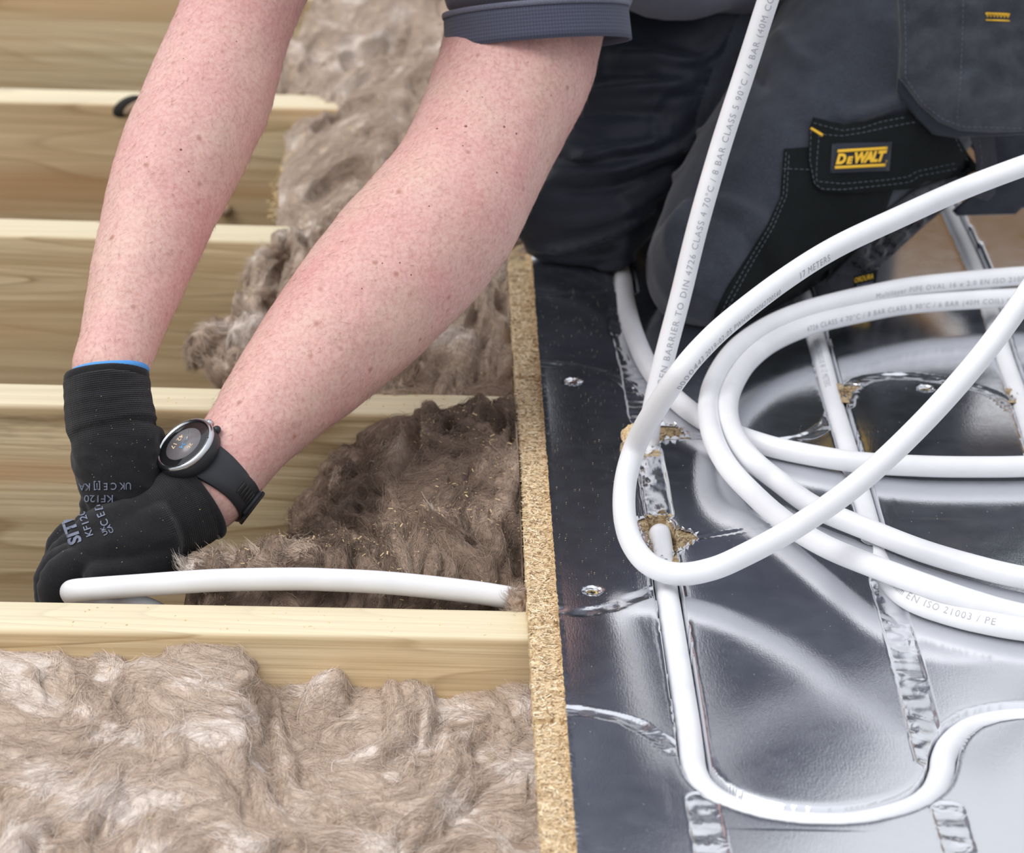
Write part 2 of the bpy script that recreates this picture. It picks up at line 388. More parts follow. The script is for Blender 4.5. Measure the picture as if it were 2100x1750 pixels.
# ================================================================== SETTING
# ---- ground under the joists
V = [(-2.5, -2, -.30), (1.6, -2, -.30), (1.6, 3.2, -.30), (-2.5, 3.2, -.30)]
g = mesh_obj('ground', V, [(0, 1, 2, 3)], M_SOIL, smoothf=False); g['kind'] = 'structure'

# ---- timber fence behind the deck, mirrored in the foil
M_FENCE = mat('brown_fence_board', (.42, .22, .07), .7); _t = NT(M_FENCE); _n = _t.noise(_t.coord((6, 6, .8)), 3.0, 4, .6); _t.base(_t.ramp(_n.outputs[0], [(.3, (.10, .040, .004)), (.7, (.42, .20, .025))]))
fence = bpy.data.objects.new('fence', None); COL.objects.link(fence); fence.location = (2.6, 4.6, -.3); fence['label'] = 'brown board fence whose golden reflection shows in the foil'; fence['category'] = 'fence'
for k in range(34):
    V = np.array([(x, y, z) for x in (0, .112) for y in (0, .02) for z in (0, 1.86 + .004 * (k % 3))]) + np.array([-2.0 + k * .118, .004 * (k % 2), 0])
    me = bpy.data.meshes.new('board'); me.from_pydata([tuple(v) for v in V], [], [(0, 1, 3, 2), (4, 6, 7, 5), (0, 4, 5, 1), (2, 3, 7, 6), (0, 2, 6, 4), (1, 5, 7, 3)]); me.materials.append(M_FENCE)
    b_ = bpy.data.objects.new('board', me); COL.objects.link(b_); b_.parent = fence
# ---- joists
JT = -.022
def joist(y0, label, x1=1.5, h=.22, w=.046, seed=0, kn=None, stain=0):
    nx = 120; prof = []
    r = .004
    for (cy, cz, a0) in ((w - r, -r, 0), (r, -r, 90), (r, -h + r, 180), (w - r, -h + r, 270)):
        for k in range(4):
            a = math.radians(a0 + 30 * k); prof.append((cy + r * math.cos(a), cz + r * math.sin(a)))
    prof = np.array(prof); n = len(prof); xs = np.linspace(-1.5, x1, nx); V = []; F = []
    for x in xs:
        wob = .0006 * math.sin(x * 7 + seed * 2.1)
        V += [(x, -w + p[0] + wob, p[1] + wob * .6) for p in prof]
    for i in range(nx - 1):
        for j in range(n):
            j2 = (j + 1) % n; F.append((i * n + j, (i + 1) * n + j, (i + 1) * n + j2, i * n + j2))
    F.append(tuple(range(n))); F.append(tuple((nx - 1) * n + j for j in range(n))[::-1])
    o = mesh_obj('timber_joist', V, F, M_WOOD); o.location = (0, y0, JT)
    o['stain'] = float(stain)
    return tag(o, label, 'joist')
j4 = joist(-.001, 'nearest pale pine floor joist, directly in front of the held white pipe', seed=1)
j3 = joist(.400, 'stained pine floor joist directly behind the two gloved hands', seed=2, stain=1.0)
j2 = joist(.800, 'pine floor joist crossing behind the forearms, third from the front', seed=3, stain=.15)
j1 = joist(1.200, 'pine floor joist with a black knot beside the bare arm on the left', seed=4)
j0 = joist(1.607, 'farthest pine floor joist, broad grained side at the top left', seed=5)
M_KNOT = mat('dark_knot', (.02, .018, .015), .7); M_KNOTP = mat('pale_knot', (.42, .30, .20), .6)
# knot on the second farthest joist, front arris, and the pale peg low behind joist three
kc = PY(262, 218, 1154)
kn = mesh_obj('knot', *ball(kc - np.array(j1.location), (.017, .003, .009), rot=Matrix.Rotation(-.55, 3, 'Y')), M_KNOT, j1); kn['label'] = 'black bark-edged knot'
kn = mesh_obj('knot', *ball(PY(272, 221, 1153) - np.array(j1.location), (.012, .003, .006), rot=Matrix.Rotation(-.55, 3, 'Y')), M_KNOTP, j1); kn['label'] = 'pale knot core'
pg = mesh_obj('knot', *ball(PY(462, 431, 1150) - np.array(j1.location), (.0065, .006, .0065)), M_KNOTP, j1); pg['label'] = 'pale protruding round knot'

# ---- routed floor panel: core, tongue, foil
floor = empty('floor'); floor['kind'] = 'structure'; floor['label'] = 'foil-faced routed chipboard floor panel with pipe grooves'
XMAX, YMIN, YMAX = 1.25, -.62, 1.75
G1, G2, G3 = .0765, .2245, .3735       # groove lines along Y
curve_px = [(1395, 1388), (1410, 1483), (1418, 1545), (1424, 1585), (1443, 1621), (1490, 1655), (1576, 1683), (1671, 1694), (1767, 1690), (1862, 1665), (1910, 1632), (1929, 1592), (1934, 1560), (1948, 1530), (1981, 1502), (2029, 1486), (2100, 1479), (2180, 1490), (2260, 1530)]
def gp(l, z=-7.5): return np.array([PZ(x, y, z) for x, y in l])
P_CURVE = gp([(1353, 1095), (1360, 1150), (1367, 1212), (1381, 1300)] + curve_px)
P_G2 = gp([(1600, 470), (1640, 590), (1676, 706), (1706, 821), (1736, 920), (1770, 1036), (1795, 1125)])
P_G3 = gp([(1900, 330), (1950, 450), (1993, 544), (2030, 640), (2061, 744), (2096, 840), (2140, 980), (2200, 1150)])
P_G1N = gp([(1190, 270), (1235, 420), (1272, 545), (1285, 610)])
def arcl(c, r, a0, a1, n=40):
    a = np.radians(np.linspace(a0, a1, n)); return np.stack([c[0] + r * np.cos(a), c[1] + r * np.sin(a), 0 * a], 1)
A_1 = catmull(np.array([PZ(x, y) for x, y in [(1345, 893), (1400, 893), (1460, 897), (1530, 905), (1600, 905), (1660, 893), (1695, 872), (1708, 845)]]), 40)
A_2 = catmull(np.array([PZ(x, y) for x, y in [(1738, 830), (1742, 800), (1770, 780), (1815, 772), (1870, 772), (1930, 780), (1990, 792), (2045, 812), (2080, 840)]]), 40)
A_3 = catmull(np.array([PZ(x, y) for x, y in [(1098, 745), (1160, 748), (1220, 760), (1270, 778), (1295, 800)]]), 20)
A_4 = catmull(np.array([PZ(x, y) for x, y in [(1149, 1252), (1200, 1255), (1260, 1245), (1310, 1225), (1345, 1210)]]), 20)
A_5 = catmull(np.array([PZ(x, y) for x, y in [(1167, 1457), (1220, 1463), (1290, 1480), (1350, 1510), (1385, 1540)]]), 20)
A_6 = catmull(np.array([PZ(x, y) for x, y in [(1094, 600), (1150, 603), (1210, 598), (1250, 590)]]), 20)
T_1A = np.array([PZ(1268, 640), PZ(1300, 760), PZ(1318, 860)]); T_1B = np.array([PZ(1330, 925), PZ(1352, 1052)])
T_1C = np.array([PZ(1440, 1640), PZ(1462, 1760), PZ(1500, 1950)]); T_2A = np.array([PZ(1812, 1190), PZ(1850, 1320), PZ(1912, 1560)])
T_2B = np.array([PZ(1945, 1660), PZ(1972, 1760), PZ(2030, 1950)])
C_1 = np.array([PZ(1432, 1104), PZ(1500, 1092), PZ(1590, 1076)])
holes = [[(1285, 905), (1298, 878), (1322, 868), (1345, 874), (1384, 873), (1413, 896), (1385, 901), (1363, 902), (1347, 912), (1330, 928), (1305, 915)],
         [(1328, 1058), (1347, 1054), (1366, 1055), (1368, 1067), (1386, 1085), (1418, 1092), (1433, 1104), (1418, 1114), (1400, 1126), (1388, 1136), (1380, 1147), (1338, 1147), (1331, 1115), (1318, 1097), (1306, 1069)],
         [(1722, 795), (1738, 787), (1766, 791), (1750, 803), (1740, 818), (1728, 812)],
         [(2062, 806), (2074, 796), (2084, 806), (2078, 818)]]
holes_w = []
for h in holes:
    P = np.array([PZ(x, y) for x, y in h])[:, :2]; Q = []
    for a, b in zip(P, np.roll(P, -1, 0)):
        n = max(1, int(np.linalg.norm(b - a) / .0035))
        for k in range(n): Q.append(a + (b - a) * k / n + rng.normal(0, .0006, 2))
    holes_w.append(np.array(Q))
screws = [PZ(1175, 783), PZ(1215, 1212), PZ(1898, 797)]
def foil_height(V2):
    z = np.zeros(len(V2)); P3 = np.column_stack([V2, np.zeros(len(V2))]); cov = np.zeros(len(V2))
    z += .00025 * fbm(np.column_stack([V2 * 6, 0 * z]), 2) + .00001 * perlin(np.column_stack([V2 * 55, 0 * z + 3]))
    flat = lambda L: np.column_stack([np.asarray(L)[:, :2], np.zeros(len(L))])
    for L, wd in ((P_CURVE, .0092), (P_G2, .0092), (P_G3, .0092), (P_G1N, .0095)):
        L = resample(flat(L), .006); m = (V2[:, 0] > L[:, 0].min() - .02) & (V2[:, 0] < L[:, 0].max() + .02) & (V2[:, 1] > L[:, 1].min() - .02) & (V2[:, 1] < L[:, 1].max() + .02)
        d, s = ptdist(P3[m], L); w = wd + .0005 * perlin(np.column_stack([s * 90, s * 0, s * 0 + wd * 999]))
        u = -np.where(d < w, .0075 + np.sqrt(np.maximum(0, w ** 2 - d ** 2)), 0)
        u += -.0008 * np.exp(-np.maximum(0, d - w) / .0018)
        z[m] = np.minimum(z[m], u)
    for L, wd, dp, cr in ((T_1A, .0105, .0012, .0012), (T_1B, .0100, .0014, .0011), (T_1C, .0100, .0009, .0010), (T_2A, .0100, .0010, .0010), (T_2B, .0100, .0010, .0010),
                      (A_1, .0062, .0010, .0010), (A_2, .0062, .0010, .0010), (A_3, .0050, .0006, .0007), (A_4, .0055, .0009, .0010), (A_5, .0060, .0010, .0010), (A_6, .0050, .0006, .0005), (C_1, .0022, .0003, .0004)):
        L = flat(L); m = (V2[:, 0] > L[:, 0].min() - .02) & (V2[:, 0] < L[:, 0].max() + .02) & (V2[:, 1] > L[:, 1].min() - .02) & (V2[:, 1] < L[:, 1].max() + .02)
        d, s = ptdist(P3[m], L); k = smooth(wd + .0006, wd - .0008, d)
        q = np.column_stack([V2[m] @ np.array([[150, 40], [90, -120]]), s * 0 + wd * 900])
        n = np.maximum(0, 1 - 5 * np.abs(perlin(q + perlin(q * .5 + 9)[:, None] * .8))) * smooth(-.1, .3, perlin(q * .35 + 4)); n2 = perlin(np.column_stack([V2[m] * 75, s * 0 + 5]))
        z[m] += k * (-dp + cr * .55 * n + cr * n2) + .0004 * np.exp(-((d - wd) / .0007) ** 2)
    for s_ in screws:
        d = np.hypot(V2[:, 0] - s_[0], V2[:, 1] - s_[1]); z -= .0022 * smooth(.0062, .0042, d)
    return z
def axis(segs):      # (start, stop, step) pieces
    a = [segs[0][0]]
    for s, e_, st in segs:
        n = max(1, round((e_ - s) / st)); a += list(s + (e_ - s) * (k + 1) / n for k in range(n))
    return np.array(a)
gx = axis([(0, .060, .0022), (.060, .094, .00085), (.094, .208, .0017), (.208, .243, .00085), (.243, .36, .0019), (.36, .39, .0009), (.39, .47, .003), (.47, XMAX, .02)])
gy = axis([(YMIN, -.40, .02), (-.40, -.19, .0012), (-.19, .12, .0024), (.12, .25, .0026), (.25, .42, .0016), (.42, .80, .004), (.80, YMAX, .02)])
X, Y = np.meshgrid(gx, gy); XY = np.column_stack([X.ravel(), Y.ravel()])
Z = foil_height(XY); ny, nx = X.shape
XY[:, 0] += np.where(XY[:, 0] < 1e-6, .0003 * rng.normal(size=len(XY)).clip(-1.2, 1.2), 0)
Z += np.where(XY[:, 0] < .0006, .0004 * rng.random(len(XY)), 0)
idx = np.arange(nx * ny).reshape(ny, nx)
F = np.stack([idx[:-1, :-1], idx[:-1, 1:], idx[1:, 1:], idx[1:, :-1]], -1).reshape(-1, 4)
cx = XY[F].mean(1); kill = np.zeros(len(F), bool)
for h in holes_w: kill |= inpoly(cx[:, 0], cx[:, 1], h)
foil = mesh_obj('foil_facing', np.column_stack([XY, Z]), F[~kill], M_FOIL, floor)
foil['label'] = 'bright aluminium foil skin pressed into the routed grooves'
foil.data.materials.append(M_TAPE)
tape = np.zeros(len(F), bool); c3 = np.column_stack([cx, np.zeros(len(cx))])
for L, wd in ((T_1A, .0105), (T_1B, .0105), (T_1C, .0105), (T_2A, .0105), (T_2B, .0105), (A_1, .007), (A_2, .007), (A_3, .006), (A_4, .006), (A_5, .007)):
    L = np.column_stack([np.asarray(L)[:, :2], np.zeros(len(L))]); m = (cx[:, 0] > L[:, 0].min() - .02) & (cx[:, 0] < L[:, 0].max() + .02) & (cx[:, 1] > L[:, 1].min() - .02) & (cx[:, 1] < L[:, 1].max() + .02)
    w_ = np.where(m)[0]; d, _ = ptdist(c3[w_], L); tape[w_[d < wd]] = True
foil.data.polygons.foreach_set('material_index', tape[~kill].astype(np.int32))
# core slabs under the foil (left side face shows), with the tongue along the edge
core = mesh_obj('chipboard_core', *box(((XMAX) / 2 + .0003, (YMIN + YMAX) / 2, -.0200), (XMAX, YMAX - YMIN, .004)), M_CHIP, floor, False)
side = []
gy2 = np.arange(YMIN, YMAX, .003)
Vs = np.array([[.0004 + .0006 * rng.random(), y, z] for y in gy2 for z in (-.0006, -.004, -.0085)])
Fs = [(i * 3 + j, i * 3 + j + 1, i * 3 + j + 4, i * 3 + j + 3) for i in range(len(gy2) - 1) for j in range(2)]
mesh_obj('core_edge', Vs, Fs, M_CHIP, floor)
# tongue: 19 mm wide, rough, notched where grooves cross it
ty = np.arange(YMIN, YMAX, .0014); tx = np.linspace(-.0195, .004, 16)
TX, TY = np.meshgrid(tx, ty); q = np.column_stack([TX.ravel(), TY.ravel(), 0 * TX.ravel()])
tz = -.0085 + .0006 * perlin(q * 420) + .0005 * perlin(q * 160)
edge = np.abs(q[:, 0] + .0195) < 1e-6
qx = q[:, 0] + np.where(edge, .0007 * perlin(q * 300 + 5) + .0004 * rng.normal(size=len(q)), 0)
for yn in (PZ(1075, 628, -9)[1], PZ(1080, 775, -9)[1], PZ(1110, 1279, -9)[1], PZ(1130, 1482, -9)[1]):
    dd = np.abs(q[:, 1] - yn - .0012 * perlin(q * 200)); tz -= .0055 * smooth(.0042, .0028, dd) * (q[:, 0] < .002)
tz = np.where(edge, tz - .0006, tz)
topV = np.column_stack([qx, q[:, 1], tz]); n_ = len(tx)
botV = topV[edge] * 1.0; botV[:, 2] = -.0205; midV = topV[edge] * 1.0; midV[:, 2] = -.0135; midV[:, 0] += .0003
V = np.vstack([topV, midV, botV]); F = []
for i in range(len(ty) - 1):
    for j in range(n_ - 1): F.append((i * n_ + j, i * n_ + j + 1, (i + 1) * n_ + j + 1, (i + 1) * n_ + j))
    a = len(topV) + i; b = a + len(midV); F.append((i * n_, (i + 1) * n_, a + 1, a)); F.append((a, a + 1, b + 1, b))
tg = mesh_obj('tongue_edge', V, F, M_CHIP, floor); tg['label'] = 'exposed flaky chipboard tongue along the panel edge'
def flakes(n, place, parent, name='wood_flakes', k=1.0):
    VV = []; FF = []; CC = []
    for _ in range(n):
        p = place(); L = rng.uniform(.0016, .0065); w = rng.uniform(.0005, .0016); Rm = Matrix.Rotation(rng.uniform(0, 3.14), 3, 'Z') @ Matrix.Rotation(rng.normal(0, .12), 3, 'Y') @ Matrix.Rotation(rng.normal(0, .2), 3, 'X')
        bv, bf = box((0, 0, 0), (L, w, .00025)); bv[:4, 1] *= rng.uniform(.3, 1); bv[4:, 1] *= rng.uniform(.3, 1); bv = bv @ np.array(Rm).T + p
        b0 = len(VV) * 8; VV.append(bv); FF += [tuple(b0 + i for i in f) for f in bf]
        c = np.array([(.28, .17, .09), (.52, .38, .22), (.68, .52, .33), (.78, .64, .44), (.86, .75, .56)])[rng.choice(5, p=[.12, .22, .28, .24, .14])] * rng.uniform(.85, 1.1) * k; CC += [(*c, 1)] * 8
    o = mesh_obj(name, np.concatenate(VV), FF, M_FLAKE, parent, False); o['kind'] = 'stuff'
    a_ = o.data.attributes.new('flake', 'FLOAT_COLOR', 'POINT'); a_.data.foreach_set('color', np.array(CC, np.float32).ravel()); return o
_nt = [PZ(1075, 628, -9)[1], PZ(1080, 775, -9)[1], PZ(1110, 1279, -9)[1], PZ(1130, 1482, -9)[1]]
def _pl():
    while True:
        y = rng.uniform(-.42, .66)
        if min(abs(y - q) for q in _nt) > .0035: return np.array([rng.uniform(-.0188, -.0005), y, -.0083 + rng.normal(0, .0002)])
flakes(6500, _pl, floor)
# torn pockets of chipboard below the holes in the foil
for k, h in enumerate(holes_w[:4]):
    lo, hi = h.min(0) - .004, h.max(0) + .004; xs = np.arange(lo[0], hi[0], .0009); ys = np.arange(lo[1], hi[1], .0009)
    X, Y = np.meshgrid(xs, ys); q = np.column_stack([X.ravel(), Y.ravel(), 0 * X.ravel()])
    inn = inpoly(q[:, 0], q[:, 1], h); hl = np.column_stack([h, 0 * h[:, 0]]); d, _ = ptdist(q, np.vstack([hl, hl[:1]]))
    z = np.where(inn, -.0015 - np.minimum(d * .9, .007), -.0014)
    gx_ = {0: G1, 1: G1, 2: G2, 3: G3}[k]
    dg = np.abs(q[:, 0] - gx_ - (.002 if k == 1 else 0)); z = np.where(inn & (dg < .0092), np.minimum(z, -.0075 - np.sqrt(np.maximum(0, .0092 ** 2 - dg ** 2)) + (.001)), z)
    z += np.where(inn, .0016 * perlin(q * 330) + .0010 * perlin(q * 800), 0)
    ny_, nx_ = X.shape; ii = np.arange(nx_ * ny_).reshape(ny_, nx_); F = np.stack([ii[:-1, :-1], ii[:-1, 1:], ii[1:, 1:], ii[1:, :-1]], -1).reshape(-1, 4)
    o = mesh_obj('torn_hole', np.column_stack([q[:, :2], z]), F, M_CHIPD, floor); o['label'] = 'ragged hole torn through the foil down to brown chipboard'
    hz_ = z.reshape(X.shape); inn_ = np.where(inn)[0]
    def _hp():
        i_ = rng.choice(inn_); return np.array([q[i_, 0], q[i_, 1], z[i_] + .0005])
    flakes(int(len(inn_) * .11), _hp, floor, 'wood_flakes', .62)
    # curled foil flaps round the rim
    V = []; F = []; n = len(h); cen = h.mean(0)
    for i in range(n):
        a, b = h[i], h[(i + 1) % n]; 
        if rng.random() < (.25 if k > 1 else .1): continue
        out = (a + b) / 2 - cen; out /= np.linalg.norm(out) + 1e-9
        s = rng.uniform(-.5, 1.0); hh = rng.uniform(.0008, .0042) * (1 if k < 2 else .6)
        for q_, e_ in ((a, 0), (b, 0)): V.append((q_[0], q_[1], .0001))
        m_ = (a + b) / 2 + out * s * hh + rng.normal(0, .0006, 2); t_ = m_ + out * rng.uniform(-.5, 1) * hh + rng.normal(0, .0008, 2)
        V.append((m_[0] - (b - a)[0] * .3, m_[1] - (b - a)[1] * .3, hh * .8)); V.append((m_[0] + (b - a)[0] * .3, m_[1] + (b - a)[1] * .3, hh * .6)); V.append((t_[0], t_[1], hh * rng.uniform(.6, 1.5)))
        c = len(V) - 5; F += [(c, c + 1, c + 3, c + 2), (c + 2, c + 3, c + 4)]
    o = mesh_obj('torn_foil_flaps', V, F, M_TAPE, floor, False); o['kind'] = 'stuff'
# crumb clump left of the first hole
V, F, nn = fuse([ball(PZ(1290, 893, 5), (.006, .008, .006)), ball(PZ(1296, 884, 6), (.005, .006, .005)), ball(PZ(1287, 903, 3), (.004, .006, .003))], .0007, 1)
V = V + nn * (.0012 * perlin(V * 500))[:, None]
o = mesh_obj('chipboard_crumb', V, F, M_CHIP, None); tag(o, 'torn lump of chipboard on the foil, left of the upper ragged hole', 'crumb')
# screws
def cyl(c, r, h, seg=20, r2=None):
    a = np.linspace(0, 2 * math.pi, seg, endpoint=False); r2 = r if r2 is None else r2
    V = [(c[0] + r2 * math.cos(t), c[1] + r2 * math.sin(t), c[2]) for t in a] + [(c[0] + r * math.cos(t), c[1] + r * math.sin(t), c[2] + h) for t in a]
    F = [(i, (i + 1) % seg, seg + (i + 1) % seg, seg + i) for i in range(seg)] + [tuple(range(seg, 2 * seg)), tuple(range(seg))[::-1]]
    return np.array(V), F
for i, s in enumerate(screws):
    sr = mesh_obj('screw', *cyl((s[0], s[1], -.0050), .0042, .0036, 20, .002), M_BRASS, floor, False); sr['label'] = 'yellow zinc screw head sunk in the foil'
    for a in (0, math.pi / 2):
        mesh_obj('recess', *box((s[0], s[1], -.0013), (.0044, .0010, .0003), Matrix.Rotation(a + .4, 3, 'Z')), M_KNOT, sr, False)
    a = np.linspace(0, 2 * math.pi, 26, endpoint=False); V = []
    for t in a: V.append((s[0] + .0054 * math.cos(t), s[1] + .0054 * math.sin(t), -.0004))
    for t in a:
        rr = .0066 + .0006 * rng.normal(); V.append((s[0] + rr * math.cos(t), s[1] + rr * math.sin(t), .0007 + .0003 * rng.random()))
    mesh_obj('torn_rim', V, [(i, (i + 1) % 26, 26 + (i + 1) % 26, 26 + i) for i in range(26)], M_TAPE, sr, False)

# ================================================================== PIPES
R_P = .0079
def to_mesh_text(body, size=1.0, bold=0.0, shear=0.0, space=1.0):
    c = bpy.data.curves.new('t', 'FONT'); c.body = body; c.size = size; c.offset = bold; c.shear = shear; c.space_character = space; c.resolution_u = 3
    o = bpy.data.objects.new('t', c); COL.objects.link(o)
    dg = bpy.context.evaluated_depsgraph_get(); me = o.evaluated_get(dg).to_mesh()
    V = np.array([v.co[:] for v in me.vertices]); F = [tuple(p.vertices) for p in me.polygons]
    o.evaluated_get(dg).to_mesh_clear(); bpy.data.objects.remove(o); bpy.data.curves.remove(c)
    import bmesh
    bm = bmesh.new(); vs = [bm.verts.new(v) for v in V]
    for f in F:
        try: bm.faces.new([vs[i] for i in f])
        except ValueError: pass
    bmesh.ops.triangulate(bm, faces=bm.faces[:])
    for _ in range(3):
        ed = [e_ for e_ in bm.edges if e_.calc_length() > .16]
        if not ed: break
        bmesh.ops.subdivide_edges(bm, edges=ed, cuts=1); bmesh.ops.triangulate(bm, faces=[f for f in bm.faces if len(f.verts) > 3])
    bm.verts.index_update(); V = np.array([v.co[:] for v in bm.verts]); F = [tuple(v.index for v in f.verts) for f in bm.faces]; bm.free()
    V[:, 0] -= V[:, 0].min(); return V, F
def pipe(name, pts, label, cat='pipe', group=None, texts=(), parent=None):
    C = resample(np.asarray(pts), .004); V, F = tube(C, R_P, 28, True)
    o = mesh_obj(name, V, F, M_PIPE, parent)
    if parent is None: tag(o, label, cat, group)
    T, N, B = frames(C); S = np.concatenate([[0], np.cumsum(np.linalg.norm(np.diff(C, axis=0), axis=1))])
    for (body, pos, flip, side, size) in texts:
        # pos: pixel where the text starts
        tv, tf = to_mesh_text(body, 1.0, .0, 0, 1.2); tv = tv * size
        d = rayd(*pos); rel = C - CAM; t_ = (rel @ d) / (d @ d); k = np.argmin(np.linalg.norm(rel - t_[:, None] * d, axis=1))
        s0 = S[k]; s = s0 + (-tv[:, 0] if flip else tv[:, 0]); s = np.clip(s, 0, S[-1] - 1e-6)
        c = np.stack([np.interp(s, S, C[:, i]) for i in range(3)], 1); tt = np.stack([np.interp(s, S, T[:, i]) for i in range(3)], 1)
        tt /= np.linalg.norm(tt, axis=1)[:, None]
        tocam = CAM - c; tocam -= tt * (tocam * tt).sum(1)[:, None]; tocam /= np.linalg.norm(tocam, axis=1)[:, None]
        sd_ = np.cross(tt, tocam)      # side direction
        if flip: sd_ = -sd_
        ang = side + (tv[:, 1] - size * .35) / R_P * (-1)
        nv = tocam * np.cos(ang)[:, None] + sd_ * np.sin(ang)[:, None]
        pr = mesh_obj('print', c + nv * (R_P + .00010), tf, M_INK, o, False); pr['kind'] = 'stuff'
    return o
def path(l):      # entries (px,py,'y',Y) or (px,py,'z',Z)
    return [PY(a, b, v) if k == 'y' else PZ(a, b, v) for a, b, k, v in l]
Zg = -7.5
# pipe 1: rises from the groove out of the top of the frame
pipe('rising_pipe', path([(1352, 1052, 'z', -13), (1343, 990, 'z', -13), (1334, 940, 'z', -12), (1331, 905, 'y', 262), (1335, 860, 'y', 262), (1347, 800, 'y', 266), (1365, 725, 'y', 272), (1395, 610, 'y', 283), (1432, 460, 'y', 298), (1478, 300, 'y', 312), (1530, 140, 'y', 325), (1575, 0, 'y', 330), (1625, -150, 'y', 335), (1690, -320, 'y', 335), (1800, -480, 'y', 335), (1960, -570, 'y', 335), (2160, -560, 'y', 332), (2340, -420, 'y', 325), (2450, -180, 'y', 312), (2480, 60, 'y', 300)]),
     'white plastic pipe rising steeply to the top edge with grey lettering down its length', texts=[('OXYGEN BARRIER TO DIN 4726 CLASS 4 70\u00b0C / 8 BAR CLASS 5 90\u00b0C / 6 BAR (40M COIL) 08923112 - 16:04', (1352, 830), False, .22, .0070)])
# pipe 2: the big raised loop
pipe('looped_pipe', path([(2330, 275, 'z', 240), (2220, 300, 'z', 225), (2100, 340, 'z', 210), (1971, 389, 'z', 195), (1843, 446, 'z', 190), (1714, 507, 'z', 180), (1607, 574, 'z', 172), (1500, 656, 'z', 163), (1440, 712, 'z', 153), (1395, 765, 'z', 140), (1345, 838, 'z', 106), (1305, 910, 'z', 70), (1284, 980, 'z', 50), (1280, 1045, 'z', 36), (1290, 1100, 'z', 26), (1315, 1143, 'z', 18), (1350, 1168, 'z', 13), (1395, 1178, 'z', 12), (1450, 1170, 'z', 16), (1510, 1147, 'z', 24), (1629, 1083, 'z', 46), (1757, 993, 'z', 77), (1886, 873, 'z', 113), (2005, 740, 'z', 149), (2100, 612, 'z', 178), (2190, 470, 'z', 200), (2260, 330, 'z', 215)]),
     'large raised loop of white plastic pipe, nearest and uppermost in the tangle', texts=[('17 METERS', (1625, 570), True, .6, .0072), ('0000443 2019-02-05 PWHWC00062700540', (1400, 790), True, .8, .0058)])
# coil of two turns plus tails
coil = empty('pipe_coil', (.3, .2, 0)); tag(coil, 'flat coil of white plastic pipe turns lying on the foil floor', 'pipe')
def turn_back(pts, k=16):      # carry a turn round beyond its first point until it nearly meets its last
    a, b = np.array(pts[0]), np.array(pts[-1]); c = (a + b) / 2; u = a - c; w = np.array([u[1], -u[0], 0]); w = w if w[0] > 0 else -w; w = w / np.linalg.norm(w) * np.linalg.norm(u) * .8
    ext = [c + u * math.cos(t) + w * math.sin(t) + np.array([0, 0, .004]) for t in np.linspace(math.pi * .93, 0, k, endpoint=False)]
    return ext[:-1] + list(pts)
def cp(name, pts, texts=()):
    pts = turn_back(pts)
    o = pipe(name, pts, '', texts=texts, parent=coil); adopt(o, coil); return o
cp('outer_turn', path([(2330, 566, 'z', 40), (2220, 562, 'z', 38), (2100, 566, 'z', 36), (1971, 577, 'z', 34), (1870, 588, 'z', 33), (1800, 601, 'z', 32), (1710, 621, 'z', 31), (1629, 645, 'z', 30), (1560, 678, 'z', 29), (1505, 720, 'z', 28), (1468, 775, 'z', 26), (1453, 830, 'z', 25), (1460, 890, 'z', 25), (1488, 950, 'z', 20), (1534, 1003, 'z', 13), (1607, 1068, 'z', 10), (1693, 1121, 'z', 13), (1800, 1165, 'z', 20), (1909, 1205, 'z', 22), (2000, 1236, 'z', 18), (2100, 1263, 'z', 12), (2260, 1290, 'z', 10)]),
   texts=[('Multilayer PIPE OVAL 16 x 2.0 EN ISO 21003 PE', (1790, 605), True, .3, .0062)])
cp('inner_turn', path([(2330, 620, 'z', 22), (2200, 610, 'z', 21), (2087, 610, 'z', 20), (1929, 619, 'z', 20), (1840, 628, 'z', 21), (1757, 644, 'z', 22), (1680, 662, 'z', 22), (1610, 688, 'z', 22), (1560, 718, 'z', 22), (1520, 760, 'z', 22), (1494, 820, 'z', 25), (1500, 880, 'z', 25), (1540, 940, 'z', 24), (1600, 990, 'z', 13), (1671, 1040, 'z', 11), (1779, 1086, 'z', 10), (1886, 1128, 'z', 10), (1993, 1160, 'z', 10), (2100, 1185, 'z', 10), (2250, 1205, 'z', 10)]),
   texts=[('4726 CLASS 4 70\u00b0C / 8 BAR CLASS 5 90\u00b0C / 6 BAR (40M COIL) 0892', (1640, 672), True, .3, .0062)])
pipe('loose_pipe', list(gp([(1235, 420), (1258, 500), (1274, 560)], -7)) + path([(1284, 625, 'z', -2), (1302, 690, 'z', 6), (1332, 755, 'z', 8.5), (1375, 808, 'z', 8.5), (1425, 850, 'z', 8.5), (1480, 880, 'z', 8.5), (1551, 907, 'z', 8.5), (1629, 927, 'z', 8.5), (1757, 948, 'z', 9), (1886, 956, 'z', 10), (2000, 958, 'z', 10), (2120, 956, 'z', 10), (2250, 945, 'z', 10)]),
     'white pipe leaving the far groove under the knee, sweeping right across the foil')
pipe('groove_pipe', list(P_CURVE), 'white pipe pressed in the front groove, bending in a wide U')
pipe('groove_pipe', list(P_G2) + path([(1812, 1175, 'z', -4), (1835, 1205, 'z', 3), (1872, 1232, 'z', 8.5), (1933, 1255, 'z', 8.5), (2005, 1274, 'z', 8.5), (2100, 1291, 'z', 8.5), (2250, 1305, 'z', 8.5)]),
     'white pipe in the middle straight groove that climbs out under the coil', texts=[('0000427000510 W 17 METERS', (1684, 715), False, 0.0, .0068), ('2.0 x 16 / 2.0mm EN ISO 21003 / PE', (1815, 1190), False, -.25, .0068)])
pipe('groove_pipe', list(P_G3), 'white pipe in the rightmost groove, passing beneath the trouser pouch')
